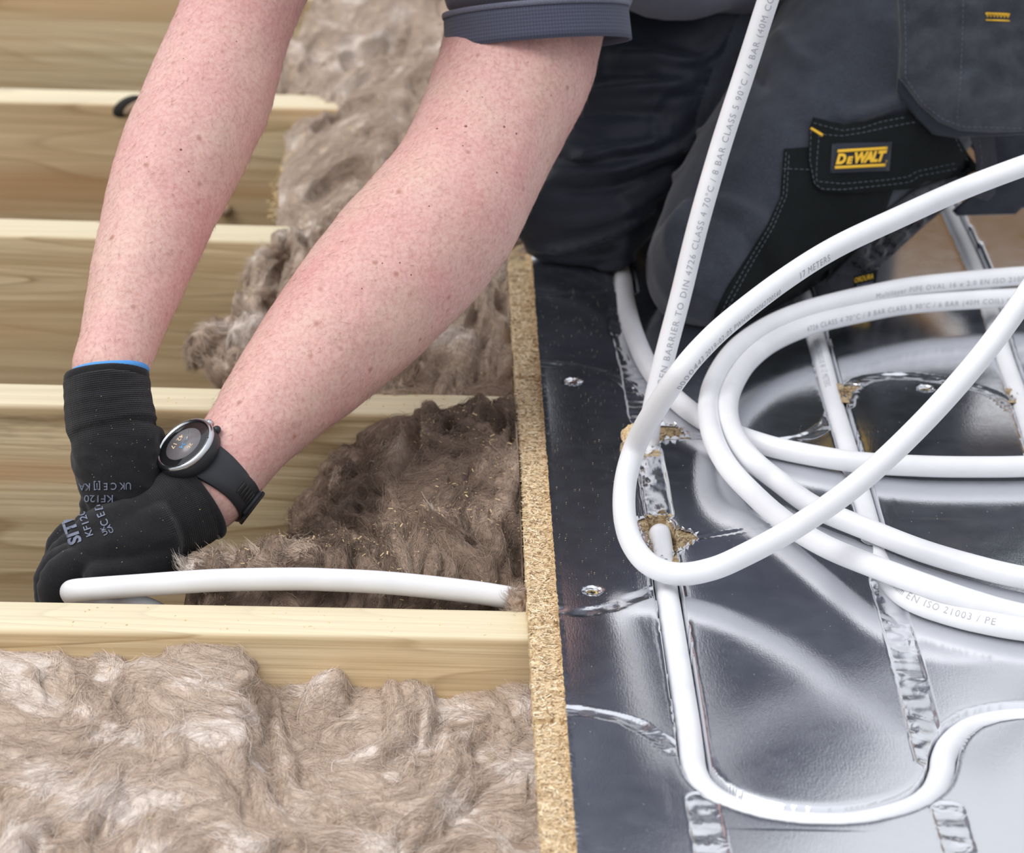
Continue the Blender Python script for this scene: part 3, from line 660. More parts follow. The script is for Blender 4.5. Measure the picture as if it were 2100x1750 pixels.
# the held pipe
pipe('held_pipe', path([(1160, 1300, 'y', 30), (1110, 1262, 'y', 18), (1062, 1232, 'y', 14), (1000, 1219, 'y', 13), (931, 1210, 'y', 13), (850, 1201, 'y', 13), (767, 1194, 'y', 13), (680, 1190, 'y', 13), (602, 1188, 'y', 13), (438, 1191, 'y', 13), (274, 1202, 'y', 14), (190, 1208, 'y', 16), (156, 1211, 'y', 20), (146, 1215, 'y', 34), (160, 1228, 'y', 52), (200, 1240, 'y', 62), (270, 1241, 'y', 60), (330, 1262, 'y', 64), (430, 1330, 'y', 80), (560, 1450, 'y', 120), (700, 1560, 'y', 180)]),
     'bent white plastic pipe gripped by the gloved hand, arching over the nearest joist')

# ================================================================== MINERAL WOOL
def cgrid(rows, nu, nv):      # rows of control points -> smooth surface grid (nv, nu, 3)
    R = np.array([catmull(np.array(r), nu) for r in rows]); out = np.empty((nv, nu, 3))
    for j in range(nu): out[:, j] = catmull(R[:, j], nv)
    return out
PAL = np.array([(.09, .062, .048), (.215, .155, .118), (.36, .27, .21), (.52, .415, .335), (.78, .71, .66)])
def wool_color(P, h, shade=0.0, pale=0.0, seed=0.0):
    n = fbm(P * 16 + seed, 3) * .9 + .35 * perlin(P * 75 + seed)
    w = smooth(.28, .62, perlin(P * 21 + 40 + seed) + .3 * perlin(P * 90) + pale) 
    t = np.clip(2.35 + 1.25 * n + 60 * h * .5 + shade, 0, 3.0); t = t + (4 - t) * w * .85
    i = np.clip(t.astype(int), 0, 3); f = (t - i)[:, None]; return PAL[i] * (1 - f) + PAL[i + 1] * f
def wool(name, label, rows, nu, nv, amp=.012, fr=22, ropes=(), strands=20000, length=(.010, .028), shade=0.0, pale=0.0, seed=0.0, stretch=(1, 1, 1), edge_fade=(1, 1, 1, 1), fuzz=.12, saw=0, group=None, rad=.00011, warp=.9, fine=.35, nrope=150, rlen=(.03, .09), rwid=(.0035, .0085), ramp_=1.3, flow=0.0, palef=.1, ceil=None):
    G = cgrid(rows, nu, nv); du = np.gradient(G, axis=1); dv = np.gradient(G, axis=0); N = np.cross(du, dv); N /= np.linalg.norm(N, axis=2)[..., None] + 1e-12
    mid = N[nv // 2, nu // 2]
    if mid @ (CAM - G[nv // 2, nu // 2]) < 0: N = -N
    P = G.reshape(-1, 3); st = np.array(stretch)
    q = P * fr * st + seed
    wv = np.stack([perlin(q * .6 + 11), perlin(q * .6 + 23), perlin(q * .6 + 37)], 1); q2 = q + warp * 1.6 * wv
    r1 = 1 - 2 * np.abs(perlin(q2)); q3 = P * fr * 2.1 * st + seed + warp * 2.2 * wv; r2 = 1 - 2 * np.abs(perlin(q3 + 5)); r3 = perlin(q3 * 2.3 + wv * 2)
    bl = perlin(P * fr * .45 * st + 70 + seed)
    h = amp * (.9 * bl + .55 * r1 + fine * r2 + .13 * r3)
    tone = np.zeros(len(P)); relP = P - CAM; zP = relP @ FWD; rpx = np.stack([(relP @ RGT) / zP, (relP @ UPV) / zP], 1) * 2.4
    lo, hi = rpx.min(0), rpx.max(0); hr = np.full(len(P), -1.0); cw = np.zeros(len(P))
    for _ in range(nrope):
        p = lo + (hi - lo) * rng.random(2); L = [p]; a0 = rng.uniform(0, 6.28); Ln = rng.uniform(*rlen); st0 = .003
        for k in range(int(Ln / st0)):
            a_ = flow + 2.6 * float(perlin(np.array([[*(p * 9), seed]]))[0]) + .5 * math.sin(a0) + 1.2 * float(perlin(np.array([[*(p * 28), seed + a0]]))[0]); p = p + st0 * np.array([math.cos(a_), math.sin(a_)]); L.append(p)
        L = np.array(L); w0 = rng.uniform(*rwid); m = np.where((rpx[:, 0] > L[:, 0].min() - w0) & (rpx[:, 0] < L[:, 0].max() + w0) & (rpx[:, 1] > L[:, 1].min() - w0) & (rpx[:, 1] < L[:, 1].max() + w0))[0]
        if len(m) < 10: continue
        d, s_ = ptdist(np.column_stack([rpx[m], np.zeros(len(m))]), np.column_stack([L[::2], np.zeros(len(L[::2]))])); u_ = s_ / (s_.max() + 1e-9); tp = np.clip(np.minimum(u_, 1 - u_) / .3, 0, 1) ** .7
        wq = w0 * (.75 + .5 * perlin(np.column_stack([s_ * 60, 0 * s_ + a0, 0 * s_]))) * (.4 + .6 * tp); pr = np.clip(1 - (d / wq) ** 2, 0, 1) ** .6
        pr *= 1 - .16 * np.abs(perlin(np.column_stack([s_ * 35, d * 700, 0 * s_ + a0 * 9])))
        hv = (w0 / rwid[1]) * (.55 + .45 * rng.random()) * pr * (.35 + .65 * tp); u2 = hv > hr[m]; k_ = m[u2]; hr[k_] = hv[u2]; tone[k_] = rng.normal(0, .45) + (1.4 if rng.random() < palef else 0); cw[k_] = pr[u2]
    hr = np.maximum(hr, -.12); h = h * .55 + amp * ramp_ * hr
    h2 = h.reshape(nv, nu)
    for L, wd, hh in ropes:
        L3 = np.array([PY(*a) for a in L]) if len(L[0]) == 3 else np.array(L); L3 = catmull(L3, len(L3) * 8)
        # nearest grid base points in the picture sense: compare along view rays
        rel = P - CAM; rp = np.stack([(rel @ RGT) / (rel @ FWD), (rel @ UPV) / (rel @ FWD)], 1) * 2.4
        rl = L3 - CAM; lp = np.stack([(rl @ RGT) / (rl @ FWD), (rl @ UPV) / (rl @ FWD)], 1) * 2.4
        d, s = ptdist(np.column_stack([rp, 0 * rp[:, 0]]), np.column_stack([lp, 0 * lp[:, 0]]))
        tot = s.max() + 1e-9; taper = np.clip(np.minimum(s, tot - s) / (.12 * tot + 1e-9), 0, 1) ** .6
        wd_ = wd * (.8 + .35 * perlin(np.column_stack([s * 40, 0 * s, 0 * s + seed])))
        prof = np.sqrt(np.clip(1 - (d / wd_) ** 2, 0, 1))
        h = np.where(prof > 0, h * (1 - .75 * np.sign(hh).clip(0, 1) * prof) + hh * prof * taper, h)
    h2 = h.reshape(nv, nu)
    fu = np.linspace(0, 1, nu)[None]; fv = np.linspace(0, 1, nv)[:, None]
    # crimp: pinch surface laterally for overhanging folds
    S = G + N * h2[..., None]
    if ceil is not None: S[..., 2] = np.where(S[..., 2] > ceil - .012, ceil - .012 + .012 * np.tanh((S[..., 2] - ceil + .012) / .012), S[..., 2])
    gu = np.gradient(h2, axis=1); gv = np.gradient(h2, axis=0)
    lu = np.linalg.norm(du, axis=2) + 1e-9; lv = np.linalg.norm(dv, axis=2) + 1e-9
    Tu = du / lu[..., None]; Tv = dv / lv[..., None]; gu /= lu; gv /= lv
    idx = np.arange(nu * nv).reshape(nv, nu); F = np.stack([idx[:-1, :-1], idx[:-1, 1:], idx[1:, 1:], idx[1:, :-1]], -1).reshape(-1, 4)
    V = S.reshape(-1, 3).copy(); hn = h - h.mean(); cl = (V[:, 2] > -.030) & (V[:, 1] < .66); V[:, 0] = np.where(cl, np.minimum(V[:, 0], -.0212), V[:, 0])
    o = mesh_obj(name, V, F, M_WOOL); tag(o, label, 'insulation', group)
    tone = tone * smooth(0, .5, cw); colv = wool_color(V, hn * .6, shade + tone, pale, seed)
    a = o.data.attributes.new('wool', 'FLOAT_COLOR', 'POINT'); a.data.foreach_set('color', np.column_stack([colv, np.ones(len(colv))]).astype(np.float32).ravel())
    # fibres: run along the ridges of the folds
    quad = V[F]; ar = np.linalg.norm(np.cross(quad[:, 2] - quad[:, 0], quad[:, 3] - quad[:, 1]), axis=1)
    fi = rng.choice(len(F), strands, p=ar / ar.sum()); vi = F[fi, rng.integers(0, 4, strands)]
    jj, ii = vi // nu, vi % nu; ii = ii.astype(float) + rng.uniform(-.5, .5, strands); jj = jj.astype(float) + rng.uniform(-.5, .5, strands)
    from_ = lambda A, j, i: A[np.clip(np.rint(j).astype(int), 0, nv - 1), np.clip(np.rint(i).astype(int), 0, nu - 1)]
    K = 7; Ls = rng.uniform(length[0], length[1], strands) * rng.choice([1, 1, 1.5], strands); pts = np.empty((strands, K, 3))
    lift = rng.random(strands) ** 3 * .0016 + .0001; fz = rng.random(strands) < fuzz * .5; lift[fz] += rng.uniform(.001, .005, fz.sum())
    sgn = rng.choice([-1., 1.], strands); jit = rng.normal(0, .16, strands); pd = None
    # smoothed gradient direction
    gsu, gsv = gu.copy(), gv.copy()
    for _ in range(7):
        gsu = (gsu + np.roll(gsu, 1, 0) + np.roll(gsu, -1, 0) + np.roll(gsu, 1, 1) + np.roll(gsu, -1, 1)) / 5
        gsv = (gsv + np.roll(gsv, 1, 0) + np.roll(gsv, -1, 0) + np.roll(gsv, 1, 1) + np.roll(gsv, -1, 1)) / 5
    for k in range(K):
        p = from_(S, jj, ii); n = from_(N, jj, ii); kk = k / (K - 1)
        prof_ = math.sin(math.pi * min(1, .15 + kk * .85))
        wob = perlin(p * 200 + 7) * .0006
        pts[:, k] = p + n * (lift * (1.0 if True else 1) * (.3 + kk * fz + .7 * prof_ * (~fz)) + wob.clip(-.0004, .002))[:, None]
        a_, b_ = -from_(gsv, jj, ii), from_(gsu, jj, ii); m_ = np.hypot(a_, b_) + 1e-6; a_, b_ = a_ / m_, b_ / m_
        c_, s_ = np.cos(jit + .5 * perlin(p * 60 + 3)), np.sin(jit + .5 * perlin(p * 60 + 3)); a_, b_ = (a_ * c_ - b_ * s_) * sgn, (a_ * s_ + b_ * c_) * sgn
        if pd is not None:
            fl = np.sign(a_ * pd[0] + b_ * pd[1]); fl[fl == 0] = 1; a_, b_ = a_ * fl * .5 + pd[0] * .5, b_ * fl * .5 + pd[1] * .5; m_ = np.hypot(a_, b_) + 1e-6; a_, b_ = a_ / m_, b_ / m_
        pd = (a_, b_); st_ = Ls / (K - 1); ii = ii + a_ * st_ / from_(lu, jj, ii); jj = jj + b_ * st_ / from_(lv, jj, ii)
        out = (ii < -3) | (ii > nu + 2) | (jj < -3) | (jj > nv + 2)
        ii = np.clip(ii, 0, nu - 1); jj = np.clip(jj, 0, nv - 1)
    pts[..., 0] = np.where((pts[..., 2] > -.026) & (pts[..., 1] < .66), np.minimum(pts[..., 0], -.0205 - .001 * rng.random(pts[..., 0].shape)), pts[..., 0])
    hc = bpy.data.hair_curves.new('loose_fibres'); hc.add_curves([K] * strands)
    hc.points.foreach_set('position', pts.astype(np.float32).ravel())
    ra = hc.attributes.new('radius', 'FLOAT', 'POINT'); tp = np.array([.5, 1, 1, 1, .9, .7, .2])
    ra.data.foreach_set('value', (np.repeat((rad * rng.uniform(.5, 1.5, strands))[:, None], K, 1) * tp).astype(np.float32).ravel())
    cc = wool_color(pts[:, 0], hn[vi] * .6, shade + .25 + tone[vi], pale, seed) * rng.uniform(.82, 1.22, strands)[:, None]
    ca = hc.attributes.new('wool', 'FLOAT_COLOR', 'CURVE'); ca.data.foreach_set('color', np.column_stack([cc.clip(0, .9), np.ones(strands)]).astype(np.float32).ravel())
    hc.materials.append(M_FIB); ho = bpy.data.objects.new('loose_fibres', hc); COL.objects.link(ho); ho.parent = o; ho['kind'] = 'stuff'
    if saw:
        n = saw; fi = rng.choice(len(F), n * 4, p=ar / ar.sum()); c = V[F[fi, 0]]; keep = np.where(perlin(c * 12 + 90 + seed) > -.05)[0][:n]; c = c[keep]; nn = N.reshape(-1, 3)[F[fi[keep], 0]]
        VV = []; FF = []
        for k in range(len(c)):
            s = rng.uniform(.00018, .0005) * rng.choice([1, 1, 1, 1.8]); rot = Matrix.Rotation(rng.uniform(0, 6.28), 3, Vector(rng.normal(size=3)).normalized())
            bv, bf = box(c[k] + nn[k] * rng.uniform(.0005, .0035), (s * rng.uniform(1, 5), s, s * .5), rot); b0 = len(VV) * 8; VV.append(bv); FF += [tuple(b0 + i for i in f) for f in bf]
        so_ = mesh_obj('sawdust', np.concatenate(VV), FF, M_SAW, o, False); so_['kind'] = 'stuff'
    return o
# front bay: lies below the nearest joist, dips towards the frame bottom
def rz(xs, y, zs): return [PZ(x, yy, z) for x, yy, z in zip(xs, y, zs)]
XS = (-420, 20, 250, 430, 560, 760, 960, 1060, 1150)
rows = [rz(XS, (1275, 1290, 1320, 1295, 1345, 1368, 1385, 1390, 1392), (-75, -70, -75, -68, -75, -78, -80, -80, -80)),
        rz(XS, (1330, 1335, 1360, 1340, 1385, 1405, 1425, 1425, 1430), (-48, -42, -52, -36, -66, -66, -70, -60, -60)),
        rz(XS, (1420, 1430, 1440, 1430, 1470, 1490, 1500, 1500, 1500), (-42, -40, -48, -36, -68, -62, -66, -58, -55)),
        rz(XS, (1540, 1540, 1545, 1545, 1570, 1580, 1590, 1590, 1590), (-42, -44, -46, -40, -58, -56, -58, -52, -52)),
        rz(XS, (1660,) * 9, (-45, -45, -45, -46, -50, -52, -54, -54, -52)),
        rz(XS, (1800,) * 9, (-50, -48, -48, -48, -50, -52, -54, -54, -52)),
        rz(XS, (1960,) * 9, (-60,) * 9), rz(XS, (2140,) * 9, (-190,) * 9)]
for r_ in rows: r_.insert(0, np.array([r_[0][0] - .03, r_[0][1], -.20]))
def rp(l, Z=-45): return [tuple(PZ(x, y, Z)) for x, y in l]
class _R(tuple): pass
ropesA = [(np.array(rp([(420, 1345), (465, 1345), (508, 1362), (515, 1400), (498, 1440), (512, 1500), (490, 1560), (430, 1600), (370, 1620)])), .0085, .017),
          (np.array(rp([(530, 1360), (560, 1375), (560, 1420), (545, 1500)])), .0080, -.012),
          (np.array(rp([(60, 1300), (100, 1370), (135, 1430), (140, 1510), (150, 1600), (155, 1660)])), .0065, .010),
          (np.array(rp([(500, 1560), (540, 1620), (590, 1690), (620, 1740)])), .0065, .012),
          (np.array(rp([(0, 1660), (120, 1665), (250, 1655), (400, 1630), (440, 1625)])), .0060, .009),
          (np.array(rp([(330, 1310), (310, 1380), (380, 1420), (400, 1470), (330, 1530), (280, 1520)])), .0060, .007),
          (np.array(rp([(150, 1750), (240, 1700), (330, 1690), (420, 1660)])), .006, .009),
          (np.array(rp([(800, 1600), (900, 1560), (1000, 1530), (1110, 1560)])), .0065, .008),
          (np.array(rp([(960, 1380), (1000, 1430), (1010, 1470), (990, 1500)])), .0065, .012),
          (np.array(rp([(600, 1560), (700, 1570), (800, 1600), (900, 1610), (1050, 1590)])), .007, .008),
          (np.array(rp([(1020, 1400), (1000, 1480), (900, 1460), (820, 1440)])), .006, -.010)]
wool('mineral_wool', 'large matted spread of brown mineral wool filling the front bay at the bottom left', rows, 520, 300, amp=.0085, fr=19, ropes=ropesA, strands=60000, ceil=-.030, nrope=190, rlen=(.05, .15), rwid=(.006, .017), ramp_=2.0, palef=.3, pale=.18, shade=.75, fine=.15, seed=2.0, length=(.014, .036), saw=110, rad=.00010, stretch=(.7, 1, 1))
# bay between the nearest joist and the one behind the hands
rows = [[PY(560, 1180, 300), PY(660, 1010, 330), PY(720, 930, 345), PY(800, 880, 350), PY(880, 848, 352), PY(970, 838, 352), PY(1090, 846, 352)],
        [PY(520, 1190, 250), PY(650, 1060, 290), PY(705, 985, 300), PY(790, 925, 305), PY(880, 895, 305), PY(970, 890, 305), PY(1090, 900, 300)],
        [PY(490, 1195, 190), PY(640, 1110, 215), PY(710, 1060, 220), PY(800, 1010, 215), PY(890, 985, 210), PY(980, 985, 210), PY(1095, 1000, 200)],
        [PY(450, 1200, 110), PY(600, 1148, 125), PY(710, 1120, 130), PY(800, 1095, 125), PY(890, 1080, 120), PY(985, 1080, 118), PY(1100, 1090, 112)],
        [PY(410, 1165, 70), PY(560, 1155, 70), PY(700, 1150, 72), PY(800, 1150, 70), PY(900, 1150, 68), PY(990, 1160, 64), PY(1105, 1175, 60)],
        [PY(390, 1215, 32), PY(550, 1212, 32), PY(700, 1205, 34), PY(800, 1215, 34), PY(900, 1222, 34), PY(1000, 1225, 34), PY(1110, 1240, 34)],
        [PY(370, 1270, 10), PY(550, 1275, 8), PY(700, 1280, 8), PY(800, 1280, 8), PY(900, 1280, 8), PY(1000, 1290, 8), PY(1110, 1300, 8)]]
ropesB = [([(840, 870, 350), (830, 930, 320), (800, 980, 260), (790, 1030, 210)], .0085, .012), ([(740, 930, 340), (715, 990, 300), (700, 1040, 230)], .008, .009),
          ([(860, 900, 300), (850, 960, 250), (820, 1010, 220)], .006, -.012), ([(760, 1040, 200), (800, 1060, 170), (790, 1090, 150), (750, 1070, 160)], .006, .008),
          ([(780, 1130, 100), (830, 1080, 130), (900, 1040, 160), (960, 1010, 190)], .0065, .010), ([(700, 1100, 130), (760, 1110, 130), (800, 1120, 110)], .006, -.011),
          ([(990, 1080, 110), (1020, 1130, 90), (1000, 1170, 70), (970, 1140, 80)], .0075, .009), ([(960, 990, 200), (1010, 1040, 150), (1060, 1060, 120)], .007, .008),
          ([(980, 870, 340), (1020, 890, 300), (1010, 920, 280)], .006, -.012), ([(920, 900, 300), (950, 960, 240), (930, 1020, 180)], .006, .008), ([(1045, 1080, 110), (1060, 1140, 90), (1065, 1190, 60)], .0075, -.012)]
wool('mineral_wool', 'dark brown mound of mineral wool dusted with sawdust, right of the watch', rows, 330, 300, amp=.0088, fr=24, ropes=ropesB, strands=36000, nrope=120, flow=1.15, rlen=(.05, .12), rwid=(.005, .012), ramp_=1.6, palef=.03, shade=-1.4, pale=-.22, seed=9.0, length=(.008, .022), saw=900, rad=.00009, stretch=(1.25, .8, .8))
# tuft at the pipe end beside the panel
V0 = PY(1068, 1238, 16)
def tuft(c, r, label, seedt, n=900, shade=0.0, pale=0.0, ln=(.006, .016), sq=(1, 1, 1), rot=None):
    V, F, nn = fuse([ball(c, np.array(r), rot=rot)], max(.0008, min(r) / 9), 1)
    V = V + nn * (min(r) * (.5 * perlin(V * (1.1 / min(r)) * .8 + seedt) + .3 * perlin(V * 2.2 / min(r) + seedt)))[:, None]
    o = mesh_obj('wool_tuft', V, F, M_WOOL); tag(o, label, 'insulation')
    col = wool_color(V, V[:, 0] * 0, shade, pale, seedt); a = o.data.attributes.new('wool', 'FLOAT_COLOR', 'POINT'); a.data.foreach_set('color', np.column_stack([col, np.ones(len(col))]).astype(np.float32).ravel())
    K = 6; vi = rng.integers(0, len(V), n); p = V[vi]; d = np.cross(nn[vi], rng.normal(size=3) + perlin(p * 60)[:, None] * 2); d /= np.linalg.norm(d, axis=1)[:, None] + 1e-9
    d = d + nn[vi] * rng.uniform(0, .7, n)[:, None]; L = rng.uniform(*ln, n); pts = np.empty((n, K, 3)); cur = p.copy()
    for k in range(K):
        pts[:, k] = cur; d = d + .45 * np.stack([perlin(cur * 150 + s_) for s_ in (1, 20, 40)], 1) - nn[vi] * .12; d /= np.linalg.norm(d, axis=1)[:, None]; cur = cur + d * (L / K)[:, None]
    hc = bpy.data.hair_curves.new('loose_fibres'); hc.add_curves([K] * n); hc.points.foreach_set('position', pts.astype(np.float32).ravel())
    ra = hc.attributes.new('radius', 'FLOAT', 'POINT'); ra.data.foreach_set('value', np.tile(np.array([1, 1, 1, .8, .6, .2]) * .0001, n).astype(np.float32))
    cc = wool_color(p, p[:, 0] * 0, shade + .2, pale, seedt) * rng.uniform(.75, 1.3, n)[:, None]
    ca = hc.attributes.new('wool', 'FLOAT_COLOR', 'CURVE'); ca.data.foreach_set('color', np.column_stack([cc.clip(0, .9), np.ones(n)]).astype(np.float32).ravel())
    hc.materials.append(M_FIB); ho = bpy.data.objects.new('loose_fibres', hc); COL.objects.link(ho); ho.parent = o; ho['kind'] = 'stuff'; return o
tuft(PY(1066, 1246, 6), (.0075, .010, .0105), 'small dark wool tuft at the right end of the held pipe', 3.0, 1400, shade=-.6, pale=-.3)
# third bay: behind the joist that is behind the hands
rows = [[PY(640, 470, 770), PY(700, 440, 790), PY(780, 415, 800), PY(880, 420, 800), PY(970, 450, 780), PY(1080, 480, 760)],
        [PY(560, 520, 730), PY(650, 490, 740), PY(780, 470, 740), PY(880, 480, 740), PY(980, 520, 720), PY(1075, 545, 700)],
        [PY(520, 590, 690), PY(620, 570, 690), PY(760, 560, 680), PY(880, 570, 680), PY(990, 600, 660), PY(1072, 620, 640)],
        [PY(490, 650, 640), PY(600, 650, 620), PY(740, 650, 600), PY(880, 660, 590), PY(1000, 680, 570), PY(1072, 690, 560)],
        [PY(470, 710, 560), PY(590, 720, 540), PY(740, 730, 520), PY(880, 730, 510), PY(1000, 745, 490), PY(1072, 750, 480)],
        [PY(460, 780, 470), PY(580, 790, 440), PY(740, 795, 425), PY(880, 795, 420), PY(1000, 800, 415), PY(1074, 802, 412)],
        [PY(460, 840, 440), PY(580, 840, 420), PY(740, 835, 405), PY(880, 830, 404), PY(1000, 830, 403), PY(1074, 832, 403)]]
ropesC = [([(960, 620, 600), (1000, 590, 640), (1040, 610, 640), (1030, 660, 600)], .009, .012), ([(860, 740, 500), (930, 700, 540), (1000, 690, 560), (1050, 720, 530)], .009, .012),
          ([(820, 780, 430), (880, 760, 460), (940, 770, 440), (1000, 780, 430)], .007, -.012), ([(1000, 720, 500), (1040, 740, 490), (1050, 780, 430)], .012, .012),
          ([(560, 540, 720), (540, 620, 690), (500, 690, 620)], .010, .012), ([(640, 520, 720), (600, 600, 680), (590, 680, 600)], .009, .012), ([(600, 520, 720), (570, 600, 680), (545, 680, 620)], .006, -.012),
          ([(960, 540, 700), (1010, 560, 680), (1020, 520, 700)], .008, .01), ([(930, 660, 570), (980, 650, 600), (960, 720, 520)], .006, -.010)]
wool('mineral_wool', 'rolled brown mineral wool behind the bent elbow, against the chipboard edge', rows, 330, 260, amp=.011, fr=21, ropes=ropesC, strands=32000, nrope=150, flow=.8, rwid=(.005, .012), ramp_=1.7, palef=.15, shade=.1, pale=-.02, seed=15.0, length=(.010, .026), saw=260)
# upper drape: over the far joists, between the two arms
rows = [[PY(640, 215, 1210), PY(700, 190, 1225), PY(780, 165, 1235), PY(870, 150, 1235), PY(1070, 150, 1230)],
        [PY(600, 285, 1140), PY(680, 250, 1150), PY(770, 215, 1165), PY(860, 200, 1170), PY(1070, 200, 1170)],
        [PY(580, 350, 1060), PY(660, 310, 1080), PY(760, 275, 1090), PY(860, 262, 1090), PY(1070, 262, 1090)],
        [PY(572, 410, 960), PY(650, 375, 970), PY(750, 345, 980), PY(850, 330, 980), PY(1070, 330, 980)],
        [PY(568, 455, 880), PY(650, 430, 880), PY(750, 405, 880), PY(850, 395, 880), PY(1070, 395, 880)],
        [PY(575, 490, 800), PY(650, 475, 800), PY(750, 460, 800), PY(850, 460, 800), PY(1070, 460, 800)],
        [PY(590, 530, 770), PY(650, 520, 770), PY(750, 510, 770), PY(850, 510, 770), PY(1070, 510, 770)]]
ropesD = [([(590, 400, 940), (660, 320, 1060), (740, 280, 1080), (840, 260, 1080)], .012, .014), ([(600, 450, 880), (650, 380, 960), (730, 350, 970), (820, 330, 980)], .011, .014),
          ([(640, 460, 870), (700, 400, 930), (780, 370, 960)], .009, -.016), ([(700, 250, 1140), (780, 230, 1140), (850, 205, 1160)], .011, .012), ([(620, 490, 800), (680, 445, 850), (760, 425, 870)], .012, .014),
          ([(650, 300, 1080), (720, 255, 1130), (800, 230, 1150)], .006, -.012)]
wool('mineral_wool', 'long folded swathe of brown mineral wool draped over two joists between the arms', rows, 280, 260, amp=.010, fr=15, ropes=ropesD, strands=24000, nrope=110, flow=.7, rlen=(.06, .18), rwid=(.007, .016), ramp_=1.7, palef=.15, shade=.35, pale=.02, seed=22.0, length=(.016, .04), stretch=(.8, .6, .8), saw=120)
# sawdust heap down the left edge of the swathe
c_ = np.array([PY(x, y, 985 + 100 * (430 - y) / 130) for x, y in [(575, 440), (580, 400), (590, 360), (612, 320), (640, 285)]]); c_ = catmull(c_, 200)
VV = []; FF = []
for k in range(420):
    p = c_[rng.integers(0, 200)] + rng.normal(0, 1, 3) * np.array([.0045, .006, .0035]); s = rng.uniform(.0006, .0016)
    bv, bf = box(p + np.array([-.002, -.004, 0]), (s * rng.uniform(1, 3), s, s * .7), Matrix.Rotation(rng.uniform(0, 6), 3, Vector(rng.normal(size=3)).normalized())); b0 = len(VV) * 8; VV.append(bv); FF += [tuple(b0 + i for i in f) for f in bf]
o = mesh_obj('sawdust', np.concatenate(VV), FF, M_SAW, None, False); o['kind'] = 'stuff'; tag(o, 'pale sawdust caught along the left edge of the draped wool', 'sawdust')
# farthest heap
rows = [[PY(690, -60, 1560), PY(760, -90, 1580), PY(850, -90, 1580), PY(960, -90, 1580)],
        [PY(655, 10, 1500), PY(740, -10, 1520), PY(850, -15, 1520), PY(960, -15, 1520)],
        [PY(615, 80, 1420), PY(710, 65, 1430), PY(830, 60, 1430), PY(960, 60, 1430)],
        [PY(580, 140, 1330), PY(700, 125, 1330), PY(830, 125, 1320), PY(960, 125, 1320)],
        [PY(565, 185, 1250), PY(690, 178, 1240), PY(830, 178, 1235), PY(960, 178, 1235)],
        [PY(570, 215, 1222), PY(690, 212, 1215), PY(830, 212, 1215), PY(960, 212, 1215)]]
ropesE = [([(620, 90, 1400), (640, 130, 1350), (600, 170, 1280)], .012, .012), ([(660, 140, 1330), (720, 90, 1400), (800, 60, 1430), (900, 40, 1450)], .012, .012), ([(640, 180, 1250), (740, 160, 1290), (780, 180, 1240)], .012, .012), ([(700, 160, 1280), (790, 130, 1320), (860, 110, 1350)], .008, -.014)]
wool('mineral_wool', 'farthest heap of pale brown mineral wool, between the arms under the sleeve', rows, 220, 200, amp=.013, fr=14, ropes=ropesE, strands=15000, nrope=80, flow=.2, rwid=(.007, .016), ramp_=1.6, palef=.3, shade=.6, pale=.12, seed=31.0, length=(.014, .036), stretch=(.8, .8, .8))
# hanging tufts left of the elbow wool
rT = Matrix.Rotation(.5, 3, 'Y')
for (x, y, Yv, r, lab, sdt, sh, pl) in [(442, 705, 560, (.015, .014, .024), 'fluffy wool tuft, leftmost, hanging in front of the third joist', 5., .2, .1), (405, 720, 565, (.007, .007, .010), 'tiny wool wisp, left of the leftmost hanging tuft', 6., -.2, -.1),
                                    (500, 690, 560, (.015, .014, .024), 'pale wool tuft, second from the left above the wrist joist', 7., .2, .15), (470, 765, 480, (.013, .012, .012), 'wool tuft resting low on the joist, left of the forearm', 8., .0, .05),
                                    (545, 560, 720, (.014, .014, .026), 'upright wool tuft left of the forearm, topmost of the hanging tufts', 11., .2, .05), (528, 640, 650, (.012, .013, .026), 'wool tuft left of the forearm, below the upright one', 12., .2, .0),
                                    (835, 785, 412, (.013, .010, .012), 'rounded wool tuft under the near forearm, on the joist behind', 13., .0, .12), (440, 1160, 62, (.020, .016, .007), 'flat pale wool tuft right of the glove, behind the held pipe', 14., .6, .2),
                                    (560, 1160, 75, (.030, .018, .010), 'cream wool tuft behind the held pipe, left of the dark mound', 16., .5, .1)]:
    tuft(PY(x, y, Yv), r, lab, sdt, 2600, sh, pl, (.008, .022), rot=rT if r[2] > .02 else None)

# ================================================================== PERSON
person = empty('person', (.15, .55, 0)); tag(person, 'person kneeling on the foil board in grey polo shirt and dark work trousers, reaching down with both gloved hands', 'person')
person['label'] = 'person in grey polo shirt and dark work trousers kneeling, gloved hands gripping pipe'
def PR(px, py, Y, rpx):      # centre from pixel, radius in pixels at that depth
    p = PY(px, py, Y); s = FPX / ((p - CAM) @ FWD); return (*p, rpx / s)
ARM_N = [PR(1140, -190, 540, 190), PR(1110, -60, 488, 158), PR(1074, 80, 444, 161), PR(1050, 160, 410, 160), PR(1010, 250, 380, 152), PR(965, 345, 345, 150), PR(915, 430, 312, 158), PR(856, 500, 292, 163), PR(790, 576, 265, 160), PR(715, 660, 235, 150), PR(640, 742, 205, 133), PR(570, 820, 175, 113), PR(510, 893, 150, 97), PR(462, 958, 132, 88), PR(425, 1010, 120, 84), PR(380, 1050, 110, 70), PR(330, 1080, 100, 58)]
ARM_F = [(-.17, .62, .46, .07), PR(575, -240, 500, 160), PR(545, -130, 455, 138), PR(505, -20, 410, 122), PR(468, 80, 375, 122), PR(428, 190, 340, 130), PR(385, 290, 305, 131), PR(345, 385, 275, 124), PR(312, 480, 245, 112), PR(284, 565, 215, 101), PR(260, 645, 190, 89), PR(240, 715, 168, 80), PR(226, 770, 153, 76), PR(224, 830, 142, 66), PR(232, 900, 130, 60)]
